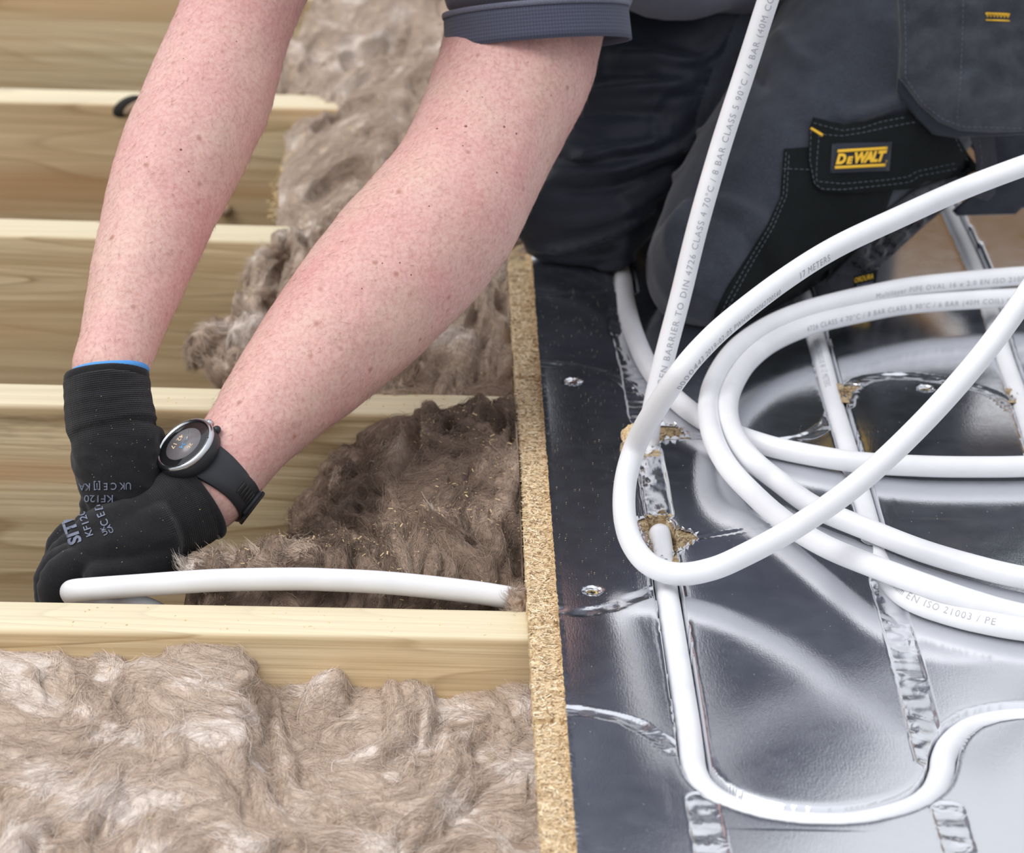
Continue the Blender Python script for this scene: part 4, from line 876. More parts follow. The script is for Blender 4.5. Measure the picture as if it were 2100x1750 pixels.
torso = [(.33, .92, .32, .155), (.27, .90, .40, .165), (.18, .85, .48, .165), (.08, .77, .53, .16), (-.02, .68, .53, .15), (-.09, .60, .50, .12)]
SH_N = PR(1140, -190, 540, 190); SH_F = (-.19, .62, .47, .07)
neck = [(-.07, .62, .52, .07), (-.12, .54, .50, .058), (-.15, .49, .48, .056)]
headc = np.array([-.19, .42, .47])
parts = [limb(ARM_N), limb(ARM_F), limb(torso, .015), limb(neck), ball(headc, (.078, .098, .092)), ball(headc + np.array([-.01, -.03, -.062]), (.055, .06, .06)),
         limb([(-.04, .64, .50, .09), SH_N]), limb([(-.07, .64, .50, .09), SH_F]),
         ball(headc + np.array([-.012, -.098, -.035]), (.013, .02, .018)), ball(headc + np.array([.079, 0, -.02]), (.008, .016, .028)), ball(headc + np.array([-.079, 0, -.02]), (.008, .016, .028)),
         ball(headc + np.array([-.010, -.085, -.075]), (.024, .012, .010))]
V, F, N = fuse(parts, .0035, 10, .5)
V = V + N * (.0009 * perlin(V * 38) + .0004 * perlin(V * 110))[:, None]
# tendons and wrist bones
for (px, py, Yv, rr, hh) in [(455, 905, 128, .010, .0022), (478, 985, 118, .012, .0018), (165, 728, 150, .012, .0022), (930, 505, 300, .020, .003), (500, 200, 330, .02, .002)]:
    c = PY(px, py, Yv); d = np.linalg.norm(V - c, axis=1); V = V + N * (hh * np.exp(-(d / (rr * 1.6)) ** 2))[:, None]
body = mesh_obj('body', V, F, M_SKIN); adopt(body, person); body['label'] = 'bare freckled pink-skinned forearms'
BV_BODY = bvh_of(V, F)
for sx in (-1, 1):
    e_ = mesh_obj('eye', *ball(headc + np.array([sx * .029 - .004, -.0835, -.016]), (.0105, .0075, .0060)), mat('eye_white', (.62, .58, .55), .25)); adopt(e_, person)
    i_ = mesh_obj('iris', *ball(headc + np.array([sx * .029 - .004, -.0895, -.0185]), (.0040, .0025, .0034)), M_RUB); sub_ = i_; i_.parent = e_; i_.matrix_parent_inverse = Matrix.Identity(4)
    l_ = mesh_obj('eyelid', *ball(headc + np.array([sx * .029 - .004, -.0825, -.0105]), (.0125, .0095, .0068)), M_SKIN); adopt(l_, person)
    b_ = mesh_obj('eyebrow', *ball(headc + np.array([sx * .031 - .004, -.0865, .006]), (.0150, .0050, .0032)), M_HAIR); adopt(b_, person)
hv, hf, hn_ = fuse([ball(headc + np.array([0, .012, .02]), (.084, .098, .088)), ball(headc + np.array([0, .055, -.005]), (.074, .06, .075))], .005, 4)
kk = hv[:, 1] > -9; hv = hv + hn_ * (.0025 * perlin(hv * np.array([120, 40, 40])))[:, None]
hair = mesh_obj('hair', hv, hf, M_HAIR); adopt(hair, person)
M_MOLE = mat('brown_mole', (.20, .06, .045), .5)
for px, py, rr in [(1034, 260, 2.6), (949, 299, 1.8), (958, 187, 1.4), (989, 199, 1.4), (1130, 196, 1.3), (880, 423, 2.0), (955, 259, 3.2), (1059, 274, 2.4), (1019, 354, 2.2), (896, 264, 2.6), (820, 539, 1.8), (784, 540, 1.6), (371, 307, 2.6), (301, 322, 1.6), (387, 352, 1.6), (376, 120, 1.5), (485, 85, 1.6), (558, 118, 1.3), (318, 128, 1.3), (843, 564, 1.8), (742, 592, 1.5)]:
    r_ = hit(BV_BODY, px, py)
    if r_[0] is None: continue
    nn_ = Vector(r_[1]); q_ = nn_.to_track_quat('Z', 'Y').to_matrix(); ml = mesh_obj('mole', *ball(np.array(r_[0][:]) , (rr / 2750, rr / 2750, .00022), 12, 6, q_), M_MOLE); adopt(ml, person)
# arm hairs
def arm_hair(V, F, N, centre, n, seedt):
    fi = rng.integers(0, len(F), n * 6); p = V[F[fi, 0]]; nn = N[F[fi, 0]]
    C = np.array([c[:3] for c in centre]); d, s = ptdist(p, C[2:]); ok = (d < .075) & (p[:, 2] < .45); p, nn = p[ok][:n], nn[ok][:n]; n = len(p)
    k_ = np.argmin(np.linalg.norm(p[:, None] - C[None], axis=2), 1).clip(0, len(C) - 2); t = C[k_ + 1] - C[k_]; t /= np.linalg.norm(t, axis=1)[:, None]
    side = np.cross(nn, t); K = 5; pts = np.empty((n, K, 3)); cur = p.copy(); dd = t * .8 + side * rng.normal(0, .5, n)[:, None] + nn * rng.uniform(.05, .35, n)[:, None]; dd /= np.linalg.norm(dd, axis=1)[:, None]
    L = rng.uniform(.003, .009, n)
    for k in range(K): pts[:, k] = cur; dd = dd + side * rng.normal(0, .12, n)[:, None]; cur = cur + dd * (L / K)[:, None]
    hc = bpy.data.hair_curves.new('arm_hair'); hc.add_curves([K] * n); hc.points.foreach_set('position', pts.astype(np.float32).ravel())
    ra = hc.attributes.new('radius', 'FLOAT', 'POINT'); ra.data.foreach_set('value', np.tile(np.array([1, 1, .8, .6, .2]) * .000045, n).astype(np.float32))
    hc.materials.append(M_AHAIR); ho = bpy.data.objects.new('arm_hair', hc); COL.objects.link(ho); adopt(ho, person); ho['kind'] = 'stuff'
M_AHAIR = mat('fair_arm_hair', (.30, .19, .12), .5)
arm_hair(V, F, N, ARM_N, 9000, 1); arm_hair(V, F, N, ARM_F, 9000, 2)

# ---- trousers
def shift(V, N, amt): return V + N * amt[:, None]
LEG_A = [(.150, .520, .060, .054), PR(1452, 556, 540, 132), PR(1500, 500, 570, 162), PR(1570, 412, 610, 190), PR(1690, 285, 665, 224), PR(1800, 150, 720, 240), PR(1850, -30, 790, 225), PR(1860, -160, 850, 240)]
LEG_AL = [(.150, .530, .052, .050), (.190, .600, .056, .054), (.235, .700, .064, .060), (.275, .820, .064, .056), (.30, .920, .055, .046), (.31, .975, .052, .044)]
LEG_B = [(.040, .690, .054, .052), PR(1178, 443, 650, 124), PR(1200, 420, 665, 142), PR(1240, 330, 700, 175), PR(1310, 210, 740, 200), PR(1400, 70, 800, 215), PR(1500, -70, 860, 225), PR(1560, -180, 900, 240)]
LEG_BL = [(.050, .700, .054, .052), (.075, .790, .060, .058), (.11, .910, .064, .058), (.14, 1.03, .056, .046), (.155, 1.09, .052, .044)]
parts = [limb(LEG_A), limb(LEG_AL), limb(LEG_B), limb(LEG_BL), limb([PR(1560, -180, 900, 250), PR(1860, -160, 860, 250)]), ball(PY(1730, -230, 900), (.16, .15, .13))]
V, F, N = fuse(parts, .0033, 8, .5)
bv0 = bvh_of(V, F)
def crease_pts(l):
    out = []
    for p in catmull(np.array(l, float), 30):
        r = hit(bv0, *p)
        if r[0] is not None: out.append(r[0][:])
    return np.array(out)
creases = [([(1170, 200), (1250, 187), (1330, 180), (1430, 171)], .0045, .007), ([(1130, 240), (1250, 232), (1400, 235)], -.003, .008), ([(1150, 332), (1220, 316), (1290, 302), (1380, 278)], .0045, .006), ([(1120, 365), (1250, 352), (1380, 310), (1440, 270)], .004, .006),
           ([(1110, 390), (1250, 385), (1400, 330)], -.003, .007), ([(1023, 483), (1086, 506), (1171, 500), (1257, 475), (1343, 425)], .0045, .0045), ([(1060, 505), (1120, 525), (1200, 522), (1290, 492)], -.0035, .006), ([(1200, 555), (1260, 538), (1320, 500)], .004, .004),
           ([(1090, 450), (1180, 455), (1300, 425), (1400, 350)], .003, .008), ([(1240, 120), (1330, 118), (1450, 130)], .004, .009), ([(1230, 150), (1350, 150)], -.003, .008),
           ([(1500, 120), (1545, 150), (1580, 190)], -.004, .008), ([(1590, 60), (1640, 120), (1680, 150)], .003, .010), ([(1570, 190), (1560, 280), (1500, 380)], .0015, .012), ([(1720, 250), (1800, 225), (1900, 185)], .004, .008), ([(1690, 255), (1780, 250), (1850, 220)], -.003, .007)]
for l, am, wd in creases:
    C = crease_pts(l)
    if len(C) < 2: continue
    d, s = ptdist(V, C); tp = np.clip(np.minimum(s, s.max() - s) / (.2 * s.max() + 1e-9), .0, 1); V = shift(V, N, 1.9 * am * tp * np.exp(-(d / (wd * .8)) ** 2))
vw = (V - CAM); vv = (vw @ UPV) / (vw @ FWD); hh = (vw @ RGT) / (vw @ FWD)
fold = 1 - 2 * np.abs(perlin(np.column_stack([hh * 18 + 5, vv * 95 + 2.2 * perlin(np.column_stack([hh * 40, vv * 40, 0 * hh])), V[:, 1] * 9])))
isB = V[:, 0] * 1.0 - (V[:, 1] - .5) * .55 < .045
V = shift(V, N, np.where(isB, .0026, .0006) * fold + .0016 * perlin(V * 13) + .0004 * perlin(V * 60)); V[:, 2] = np.maximum(V[:, 2], .0012)
trs = mesh_obj('trousers', V, F, M_SLATE); adopt(trs, person); trs['label'] = 'slate and navy work trousers'
trs.data.materials.append(M_NAVY); fc = V[F].mean(1); isBf = np.where(fc[:, 1] > .62, fc[:, 0] - (fc[:, 1] - .5) * .62, fc[:, 0] - .06) < .03
trs.data.polygons.foreach_set('material_index', isBf.astype(np.int32))
BV_T = bvh_of(V, F)
# ---- shirt
parts = [limb([(a, b, c, r + .008) for a, b, c, r in torso], .015), limb([PR(1130, -230, 535, 205), PR(1116, -110, 490, 205), PR(1103, -30, 446, 197), PR(1100, 20, 434, 190)]), limb([(-.17, .62, .46, .078), PR(580, -260, 510, 195), PR(565, -190, 480, 185)]),
         limb([(-.04, .64, .50, .10), SH_N]), limb([(-.07, .64, .50, .10), SH_F]), limb([(.27, .86, .40, .14), PR(1560, -190, 800, 210), PR(1450, -150, 740, 183), PR(1330, -150, 660, 165), (.0, .60, .44, .09)]), limb([(.27, .88, .38, .15), (.12, .82, .350, .155), (.03, .76, .345, .14), (-.03, .66, .38, .13)])]
V, F, N = fuse(parts, .005, 8)
V = shift(V, N, .0022 * perlin(V * np.array([16, 16, 30])) + .0006 * perlin(V * 80))
sh = mesh_obj('polo_shirt', V, F, M_SHIRT); adopt(sh, person); sh['label'] = 'slate grey polo shirt'
# sleeve cuff band (open tube with thickness, UVs for the knit)
def open_tube(name, C, R, thick, m, parent, seg=96, flat=1.0, wob=0.0, up=(0, 0, 1)):
    C = np.asarray(C); V1, F1 = tube(C, R, seg, False, up, flat); V2, F2 = tube(C, np.asarray(R) - thick, seg, False, up, flat); n = len(C)
    if wob:
        for V_ in (V1, V2): V_ += 0
    nb = len(V1); F = list(F1) + [tuple(i + nb for i in f[::-1]) for f in F2]
    for j in range(seg):
        j2 = (j + 1) % seg; F.append((j, nb + j, nb + j2, j2)); b = (n - 1) * seg; F.append((b + j, b + j2, nb + b + j2, nb + b + j))
    o = mesh_obj(name, np.vstack([V1, V2]), F, m)
    uv = o.data.uv_layers.new(name='UVMap'); L = o.data.loops
    for p in o.data.polygons:
        js = [(L[i].vertex_index % nb) % seg for i in p.loop_indices]; wrap = max(js) - min(js) > seg / 2
        for i, j in zip(p.loop_indices, js): uv.data[i].uv = ((j + (seg if wrap and j < seg / 2 else 0)) / seg, ((L[i].vertex_index % nb) // seg) / max(1, n - 1))
    adopt(o, parent) if parent is not None else None
    return o
cA, cB = np.array(PY(1099, 24, 433)), np.array(PY(1104, 94, 424))
Cc = np.linspace(cA, cB, 6); sc_ = FPX / ((cB - CAM) @ FWD)
oc = open_tube('sleeve_cuff', Cc, np.linspace(190, 193, 6) / sc_, .0022, M_CUFF, person); oc['label'] = 'darker rib-knit cuff of the near sleeve'
Cs = np.linspace(cA + (cA - cB) * .12, cA + (cB - cA) * .04, 3); om = open_tube('sleeve_seam', Cs, np.array([192.5, 193.5, 192.5]) / sc_, .0025, M_SHIRT, person)
# ---- boots
for k, (an, di) in enumerate((((.31, .975, .052), (.15, .99, 0)), ((.155, 1.09, .052), (.2, .98, 0)))):
    an = np.array(an); di = np.array(di); dn = np.array([0, 0, -1.0])
    V, F, N = fuse([limb([(*an, .046), (*(an + di * .06), .048)]), limb([(*(an + di * .06 + [0, 0, .02]), .046), (*(an + di * .05 + [0, 0, .0]), .045), (*(an + di * .035 + [0, 0, -.004]), .042)]), ball(an + di * .085 + [0, 0, .03], (.05, .045, .075))], .004, 5)
    V[:, 2] = np.maximum(V[:, 2], .001); bt = mesh_obj('boot', V, F, M_BLACK); adopt(bt, person)

# ---- patches laid on the cloth
def densify(poly, step):
    P = np.array(poly, float); Q = []
    for a, b in zip(P, np.roll(P, -1, 0)):
        n = max(1, int(np.linalg.norm(b - a) / step))
        for k in range(n): Q.append(a + (b - a) * k / n)
    return np.array(Q)
def tri_px(poly, step=9):
    B = densify(poly, step); x0, y0 = B.min(0); x1, y1 = B.max(0); gx_, gy_ = np.meshgrid(np.arange(x0, x1, step), np.arange(y0, y1, step)); G = np.column_stack([gx_.ravel(), gy_.ravel()])
    d, _ = ptdist(np.column_stack([G, 0 * G[:, 0]]), np.column_stack([np.vstack([B, B[:1]]), np.zeros(len(B) + 1)])); G = G[inpoly(G[:, 0], G[:, 1], B) & (d > step * .55)]
    P = np.vstack([B, G]); n = len(B)
    r = delaunay_2d_cdt([Vector(p) for p in P], [], [list(range(n))], 1, 1e-4)
    return np.array([v[:] for v in r[0]]), [tuple(f) for f in r[2]], n
def sheet(name, poly, m, parent, thick=.0015, off=.0006, bvh=None, yf=None, step=9, bulge=0.0, label=None, wr=0.0):
    P, T, n = tri_px(poly, step); W = []; Nn = []
    last = None
    for p in P:
        if yf is None:
            r = hit(bvh, *p)
            if r[0] is None: W.append(None); Nn.append(None); continue
            W.append(np.array(r[0][:])); nn = np.array(r[1][:])
            if nn @ rayd(*p) > 0: nn = -nn
            Nn.append(nn)
        else:
            W.append(PY(p[0], p[1], yf(p[0], p[1]))); Nn.append(-FWD / 1.0)
    good = [i for i, w in enumerate(W) if w is not None]; GP = P[good]
    for i, w in enumerate(W):
        if w is None:
            j = good[int(np.argmin(np.linalg.norm(GP - P[i], axis=1)))]; w0 = W[j]; d = rayd(*P[i]); W[i] = CAM + d * (((w0 - CAM) @ FWD) / (d @ FWD)) + FWD * .004 * 0; Nn[i] = Nn[j]
    W = np.array(W); Nn = np.array(Nn)
    # soften normals and points a little
    nb = [[] for _ in P]
    for t in T:
        for a in t:
            for b in t:
                if a != b: nb[a].append(b)
    for _ in range(4): Nn = np.array([Nn[i] + sum(Nn[j] for j in nb[i]) * .6 if nb[i] else Nn[i] for i in range(len(P))]); Nn /= np.linalg.norm(Nn, axis=1)[:, None]
    bx = np.column_stack([P, 0 * P[:, 0]]); B = densify(poly, step); d, _ = ptdist(bx, np.column_stack([np.vstack([B, B[:1]]), np.zeros(len(B) + 1)]))
    lift = off + bulge * smooth(0, 60, d) + wr * perlin(np.column_stack([P / 38, 0 * d])) * smooth(0, 20, d); top = W + Nn * (lift + thick)[:, None]; bot = W + Nn * (off - .0004)
    V = np.vstack([top, bot]); k = len(P); F = []
    cnt = {}
    for t in T:
        for a, b in zip(t, t[1:] + t[:1]): cnt[(a, b)] = 1
    for t in T:
        a, b, c = W[t[0]], W[t[1]], W[t[2]]; fl = np.cross(b - a, c - a) @ Nn[t[0]] < 0; tt = t[::-1] if fl else t
        F.append(tt); F.append(tuple(i + k for i in tt[::-1]))
    for (a, b) in cnt:
        if (b, a) not in cnt: F.append((a, b, b + k, a + k))
    o = mesh_obj(name, V, F, m)
    bm_mod = o.modifiers.new('w', 'WEIGHTED_NORMAL') if False else None
    adopt(o, parent)
    if label: o['label'] = label
    return o, bvh_of(V[:k] , [t for t in T])
def stitches(l, bvh, parent, m=M_THREAD, dash=7, gap=4.5, w=1.0, off=.0009, name='stitching'):
    P = np.array(l, float); s = np.concatenate([[0], np.cumsum(np.linalg.norm(np.diff(P, axis=0), axis=1))]); VV = []; FF = []
    t = 0
    while t + dash < s[-1]:
        q = [np.array([np.interp(u, s, P[:, 0]), np.interp(u, s, P[:, 1])]) for u in (t, t + dash)]; t += dash + gap
        r = [hit(bvh, *x) for x in q]
        if r[0][0] is None or r[1][0] is None: continue
        a, b = [np.array(x[0][:]) - FWD * off for x in r]; d = b - a; L = np.linalg.norm(d)
        if L > .008: continue
        d /= L; sd_ = np.cross(d, FWD); sd_ /= np.linalg.norm(sd_); hw = w * .5 / 2.6 / 1000 * 1.0; u = -FWD * .0002
        b0 = len(VV); VV += [a - sd_ * hw, a + sd_ * hw, b + sd_ * hw, b - sd_ * hw, (a + b) / 2 + u * 1.6 - sd_ * 0]; FF += [(b0, b0 + 1, b0 + 4), (b0 + 1, b0 + 2, b0 + 4), (b0 + 2, b0 + 3, b0 + 4), (b0 + 3, b0, b0 + 4)]
    if VV:
        o = mesh_obj(name, VV, FF, m, None, False); adopt(o, parent) if parent.parent is None else setattr(o, 'parent', parent); o['kind'] = 'stuff'; 
        if parent.parent is not None: o.matrix_parent_inverse = parent.matrix_world.inverted() if False else Matrix.Translation(-Vector(person.location)) @ Matrix.Identity(4)
        return o
def sub(o, par):      # child of a part (the part itself sits at the world origin under person)
    o.parent = par; o.matrix_parent_inverse = Matrix.Identity(4); return o
def map_text(body, quad, bvh, m, off=.0006, bold=.02, shear=0.0, thick=.0004, name='print', space=1.0, strike=None):
    V, F = to_mesh_text(body, 1.0, bold, shear, space); lo, hi = V.min(0), V.max(0); U = (V[:, 0] - lo[0]) / (hi[0] - lo[0]); Vv = (V[:, 1] - lo[1]) / (hi[1] - lo[1])
    q = np.array(quad, float)      # BL, BR, TR, TL in pixels
    P = (q[0] * ((1 - U) * (1 - Vv))[:, None] + q[1] * (U * (1 - Vv))[:, None] + q[2] * (U * Vv)[:, None] + q[3] * ((1 - U) * Vv)[:, None]); W = []; bad = set()
    for i, p in enumerate(P):
        r = hit(bvh, *p)
        if r[0] is None: bad.add(i); W.append((0, 0, 0)); continue
        nn = np.array(r[1][:]); nn = -nn if nn @ rayd(*p) > 0 else nn; W.append(np.array(r[0][:]) + nn * (off + thick))
    F = [f for f in F if not any(i in bad for i in f)]
    o = mesh_obj(name, W, F, m, None, False)
    if len(body) > 1: o['kind'] = 'stuff'
    return o
# knee pad pocket, thigh pocket flap with badge, elastic panel, webbing
kp, bvk = sheet('knee_pad_pocket', [(1607, 308), (1660, 303), (1760, 330), (1830, 380), (1812, 430), (1760, 500), (1700, 560), (1640, 600), (1560, 640), (1495, 672), (1462, 668), (1466, 640), (1490, 590), (1530, 530), (1572, 463), (1600, 405)], M_BLACK, person, .0022, .0004, BV_T, label='black abrasion cloth knee pad pocket')
for l in ([(1612, 312), (1606, 400), (1580, 462), (1530, 545), (1492, 615), (1470, 662)], [(1606, 346), (1660, 348)], [(1618, 318), (1613, 402), (1586, 466), (1538, 548), (1500, 618), (1478, 664)]):
    st_ = stitches(l, bvk, person)
    if st_: sub(st_, kp)
ep, bve = sheet('elastic_panel', [(1868, 388), (1925, 366), (1975, 350), (1988, 372), (1945, 410), (1890, 455), (1830, 510), (1775, 560), (1738, 592), (1700, 596), (1690, 572), (1760, 500), (1815, 430)], M_RIB, person, .002, .0022, BV_T, label='grey ribbed stretch panel')
for k in range(11):      # raised ribs
    u = (k + .5) / 11; a = np.array([1955, 372]) * (1 - u) + np.array([1712, 585]) * u; a2 = a + np.array([-34 + 8 * u, -22 - 30 * u * (1 - u)]) 
    a1 = a + np.array([22, -2]); L = []
    for p in catmull(np.array([a2, (a1 + a2) / 2 + (4, 6), a1]), 12):
        r = hit(bve, *p)
        if r[0] is not None: L.append(np.array(r[0][:]) - FWD * .0006)
    if len(L) > 4: rb = mesh_obj('rib', *tube(np.array(L) + FWD * .0004, .0013, 8), M_RIB); sub(rb, ep)
fl, bvf = sheet('pocket_flap', [(1659, 265), (1665, 246), (1689, 252), (1727, 263), (1767, 257), (1807, 244), (1865, 232), (1930, 240), (1956, 281), (1975, 310), (1999, 340), (1967, 353), (1887, 367), (1871, 380), (1833, 385), (1727, 396), (1680, 393), (1664, 380), (1655, 327)], M_BLACK, person, .0032, .0026, BV_T, bulge=.002, label='black pocket flap with a yellow badge')
for l in ([(1663, 268), (1661, 330), (1670, 376), (1685, 388), (1727, 389), (1833, 378), (1868, 373), (1885, 361), (1965, 346)], [(1680, 275), (1675, 330), (1674, 372), (1727, 377), (1820, 369), (1862, 363), (1880, 352), (1960, 335)],
          [(1668, 252), (1689, 258), (1727, 268), (1767, 263), (1807, 250), (1860, 240)], [(1688, 276), (1727, 279), (1770, 272), (1820, 261), (1880, 250)], [(1960, 284), (1975, 318), (1992, 338)]):
    st_ = stitches(l, bvf, person)
    if st_: sub(st_, fl)
bt_, bvb = sheet('badge', [(1706, 295), (1828, 291), (1822, 350), (1702, 356)], M_NAVY, person, .0008, .0002, bvf, step=8, label='navy woven badge with yellow lettering'); sub(bt_, fl)
tb, _ = sheet('bar_tack', [(1661, 265), (1664, 262), (1688, 276), (1686, 281)], M_YEL, person, .0008, .0004, bvf, step=6, label='yellow bar tack'); sub(tb, fl)
for q in ([(1717, 308), (1818, 301), (1818, 307), (1716, 314)], [(1711, 341), (1814, 335), (1813, 341), (1711, 347)]):
    b_, _ = sheet('logo_bar', q, M_YEL, person, .0004, .0012, bvb, step=6); sub(b_, fl)
for body_, q in (('D', [(1712, 338), (1732, 337), (1735, 315), (1716, 316)]), ('E', [(1733, 337), (1746, 336), (1748, 321), (1736, 322)]), ('WALT', [(1747, 336), (1811, 331), (1817, 308), (1751, 313)])):
    t_ = map_text(body_, q, bvb, M_YEL, .0014, .062, .12, name='lettering', space=.86); sub(t_, fl)
t_ = map_text('\u00ae', [(1813, 333), (1817, 333), (1817, 328), (1813, 328)], bvb, M_YEL, .0014, .0, name='lettering'); sub(t_, fl)
# webbing and rear pocket at the right
def yA(x, y): return 690 + (x - 1900) * .25
wb, bvw = sheet('webbing_loop', [(1985, 272), (2038, 276), (2044, 330), (2040, 400), (2026, 412), (1996, 405), (2002, 340), (1996, 300)], M_RIB, person, .0025, 0, None, lambda x, y: 640, wr=.001)
st_ = stitches([(2008, 285), (2014, 330), (2008, 395)], bvw, person); sub(st_, wb) if st_ else None
rp_, bvr = sheet('rear_pouch', [(1950, 250), (2150, 250), (2160, 330), (2150, 420), (2092, 428), (2080, 440), (1962, 443), (1952, 432), (1990, 400), (2020, 340)], M_NAVY, person, .012, 0, None, lambda x, y: 690 + (x - 1950) * .2, bulge=.006, label='dark lower holster pouch', wr=.003)
# holster pouch hanging over the thigh: backing layer and front panel
h2_, bvh2 = sheet('holster_lining', [(1838, -60), (2260, -60), (2260, 262), (2100, 276), (1960, 283), (1912, 276), (1880, 245), (1850, 205), (1838, 190), (1843, 110)], M_NAVY, person, .010, 0, None, lambda x, y: 600 + (x - 1850) * .10, bulge=.004, wr=.002, label='darker back layer of the holster pouch')
hp, bvp = sheet('holster_pouch', [(1838, -70), (2260, -70), (2260, 265), (2100, 270), (2030, 272), (1968, 268), (1925, 250), (1885, 215), (1858, 178), (1843, 160), (1846, 90)], M_POUCH, person, .006, 0, None, lambda x, y: 584 + (x - 1850) * .10, bulge=.012, wr=.006, label='worn grey canvas holster pouch')
for l in ([(1852, -50), (1858, 100), (1856, 160), (1895, 215), (1935, 246), (1975, 260), (2095, 264)], [(1976, -50), (1974, 60), (1970, 160), (1962, 250)]):
    st_ = stitches(l, bvp, person, off=.0012); sub(st_, hp) if st_ else None
V_ = []; zig = []
for i in range(15): zig.append((2022 + 3.4 * i, 30 + (4 if i % 2 else -3) + i * .15))
L = np.array([np.array(hit(bvp, *p)[0][:]) - FWD * .0006 for p in zig]); z_ = mesh_obj('bar_tack', *tube(L, .0007, 6), M_YEL); sub(z_, hp); z_['label'] = 'yellow zigzag bar tack'
for yy in (27, 41):
    L = np.array([np.array(hit(bvp, x, yy + (x - 2022) * .04)[0][:]) - FWD * .0006 for x in range(2022, 2072, 6)]); z_ = mesh_obj('bar_tack', *tube(L, .0006, 6), M_YEL); sub(z_, hp)
# little fabric label low on the leg
lb, bvl = sheet('fabric_label', [(1750, 566), (1800, 552), (1796, 585), (1752, 590)], M_BLACK, person, .001, .0, None, lambda x, y: 578 + (x - 1775) * .1, step=8, label='small black fabric label')
t_ = map_text('CORDURA', [(1745, 581), (1790, 571), (1791, 560), (1746, 571)], bvl, M_YEL, .0006, .0, name='lettering'); sub(t_, lb)
t_ = map_text('FABRIC', [(1757, 588), (1790, 580), (1790, 576), (1757, 584)], bvl, M_PRINT, .0006, .02, name='lettering'); sub(t_, lb)
# trouser seam stitches
for l in ([(1600, 70), (1560, 150), (1500, 260)],):
    pass

# ================================================================== GLOVES
def glove(name, parts, cuffC, ribax, label, cuff_len, voxel=.0016):
    V, F, N = fuse(parts, voxel, 5, .5)
    a = np.array(ribax[0]); b = np.array(ribax[1]); ax = (b - a) / np.linalg.norm(b - a); s = (V - a) @ ax
    ref = np.cross(ax, FWD); ref /= np.linalg.norm(ref); rf2 = np.cross(ax, ref); w = V - a - s[:, None] * ax; th = np.arctan2(w @ rf2, w @ ref)
    m = smooth(cuff_len * 1.1, cuff_len * .85, s)
    V = V + N * (.0008 * perlin(V * 70) + .0011 * (1 - 2 * np.abs(perlin(V @ np.array([[40, 10, 0], [0, 40, 0], [25, 0, 75]]) + 3))) * (1 - m) + .0002 * np.sin(s * 700 + 3 * perlin(V * 50)) * m)[:, None]
    o = mesh_obj(name, V, F, M_GLOVE); adopt(o, person); o['label'] = label
    at = o.data.attributes.new('rib', 'FLOAT_VECTOR', 'POINT'); at.data.foreach_set('vector', np.column_stack([s, th, m]).astype(np.float32).ravel())
    return o, bvh_of(V, F)
def finger(l, r0, r1):
    n = len(l); return limb([(*PY(*p), r0 + (r1 - r0) * i / (n - 1)) for i, p in enumerate(l)], .004, 18)
# near (left) hand: cuff, palm, four curled fingers, thumb
NG = [limb([PR(404, 1025, 114, 92), PR(390, 1034, 111, 92), PR(365, 1050, 106, 90), PR(330, 1072, 100, 84)]),
      limb([PR(350, 1060, 102, 84), PR(300, 1080, 94, 80), PR(250, 1095, 86, 76), PR(200, 1110, 78, 62), PR(160, 1128, 74, 44)]),
      limb([PR(345, 1085, 86, 70), PR(290, 1105, 78, 66), PR(230, 1125, 70, 58), PR(175, 1145, 66, 46)]),
      limb([PR(330, 1040, 112, 60), PR(270, 1060, 108, 56), PR(215, 1072, 104, 46), PR(175, 1095, 100, 36)]),
      finger([(195, 1148, 60), (142, 1162, 58), (112, 1188, 56), (112, 1232, 54), (146, 1264, 58), (185, 1264, 72)], .0110, .0092),
      finger([(190, 1130, 74), (134, 1150, 76), (103, 1178, 76), (101, 1232, 74), (135, 1275, 76), (175, 1275, 84)], .0110, .0090),
      finger([(185, 1108, 92), (140, 1128, 96), (112, 1160, 98), (100, 1210, 96), (135, 1262, 94)], .0110, .0090),
      finger([(185, 1090, 106), (140, 1098, 112), (120, 1130, 116), (122, 1190, 114), (145, 1235, 108)], .0100, .0080),
      finger([(345, 1130, 76), (290, 1160, 62), (235, 1178, 52), (185, 1182, 46)], .0150, .0095)]
gn, BV_GN = glove('glove', NG, None, (PY(420, 1015, 119), PY(200, 1115, 78)), 'near black knit glove gripping the white pipe', .045)
# far (right) hand
FG = [limb([PR(219, 778, 152, 88), PR(222, 830, 142, 92), PR(232, 880, 132, 94)]),
      limb([PR(235, 885, 132, 90), PR(240, 940, 122, 92), PR(248, 990, 114, 86), PR(262, 1040, 108, 76)]),
      limb([PR(265, 900, 140, 74), PR(285, 960, 136, 66), PR(300, 1030, 130, 60)]),
      finger([(240, 1040, 118), (255, 1090, 126), (300, 1140, 130), (350, 1165, 124), (385, 1160, 112)], .0115, .0085),
      finger([(270, 1040, 128), (300, 1090, 136), (345, 1130, 136), (392, 1152, 126), (405, 1165, 112)], .0115, .0090),
      finger([(300, 1030, 136), (335, 1075, 142), (370, 1110, 144), (395, 1140, 140)], .0110, .0085),
      finger([(320, 1010, 140), (350, 1045, 148), (375, 1075, 150), (385, 1105, 148)], .0100, .0080),
      finger([(200, 1000, 110), (200, 1060, 112), (225, 1120, 116), (265, 1160, 116)], .0125, .0090)]
gf, BV_GF = glove('glove', FG, None, (PY(218, 765, 154), PY(240, 950, 122)), 'far black knit glove with blue wrist edge', .050)
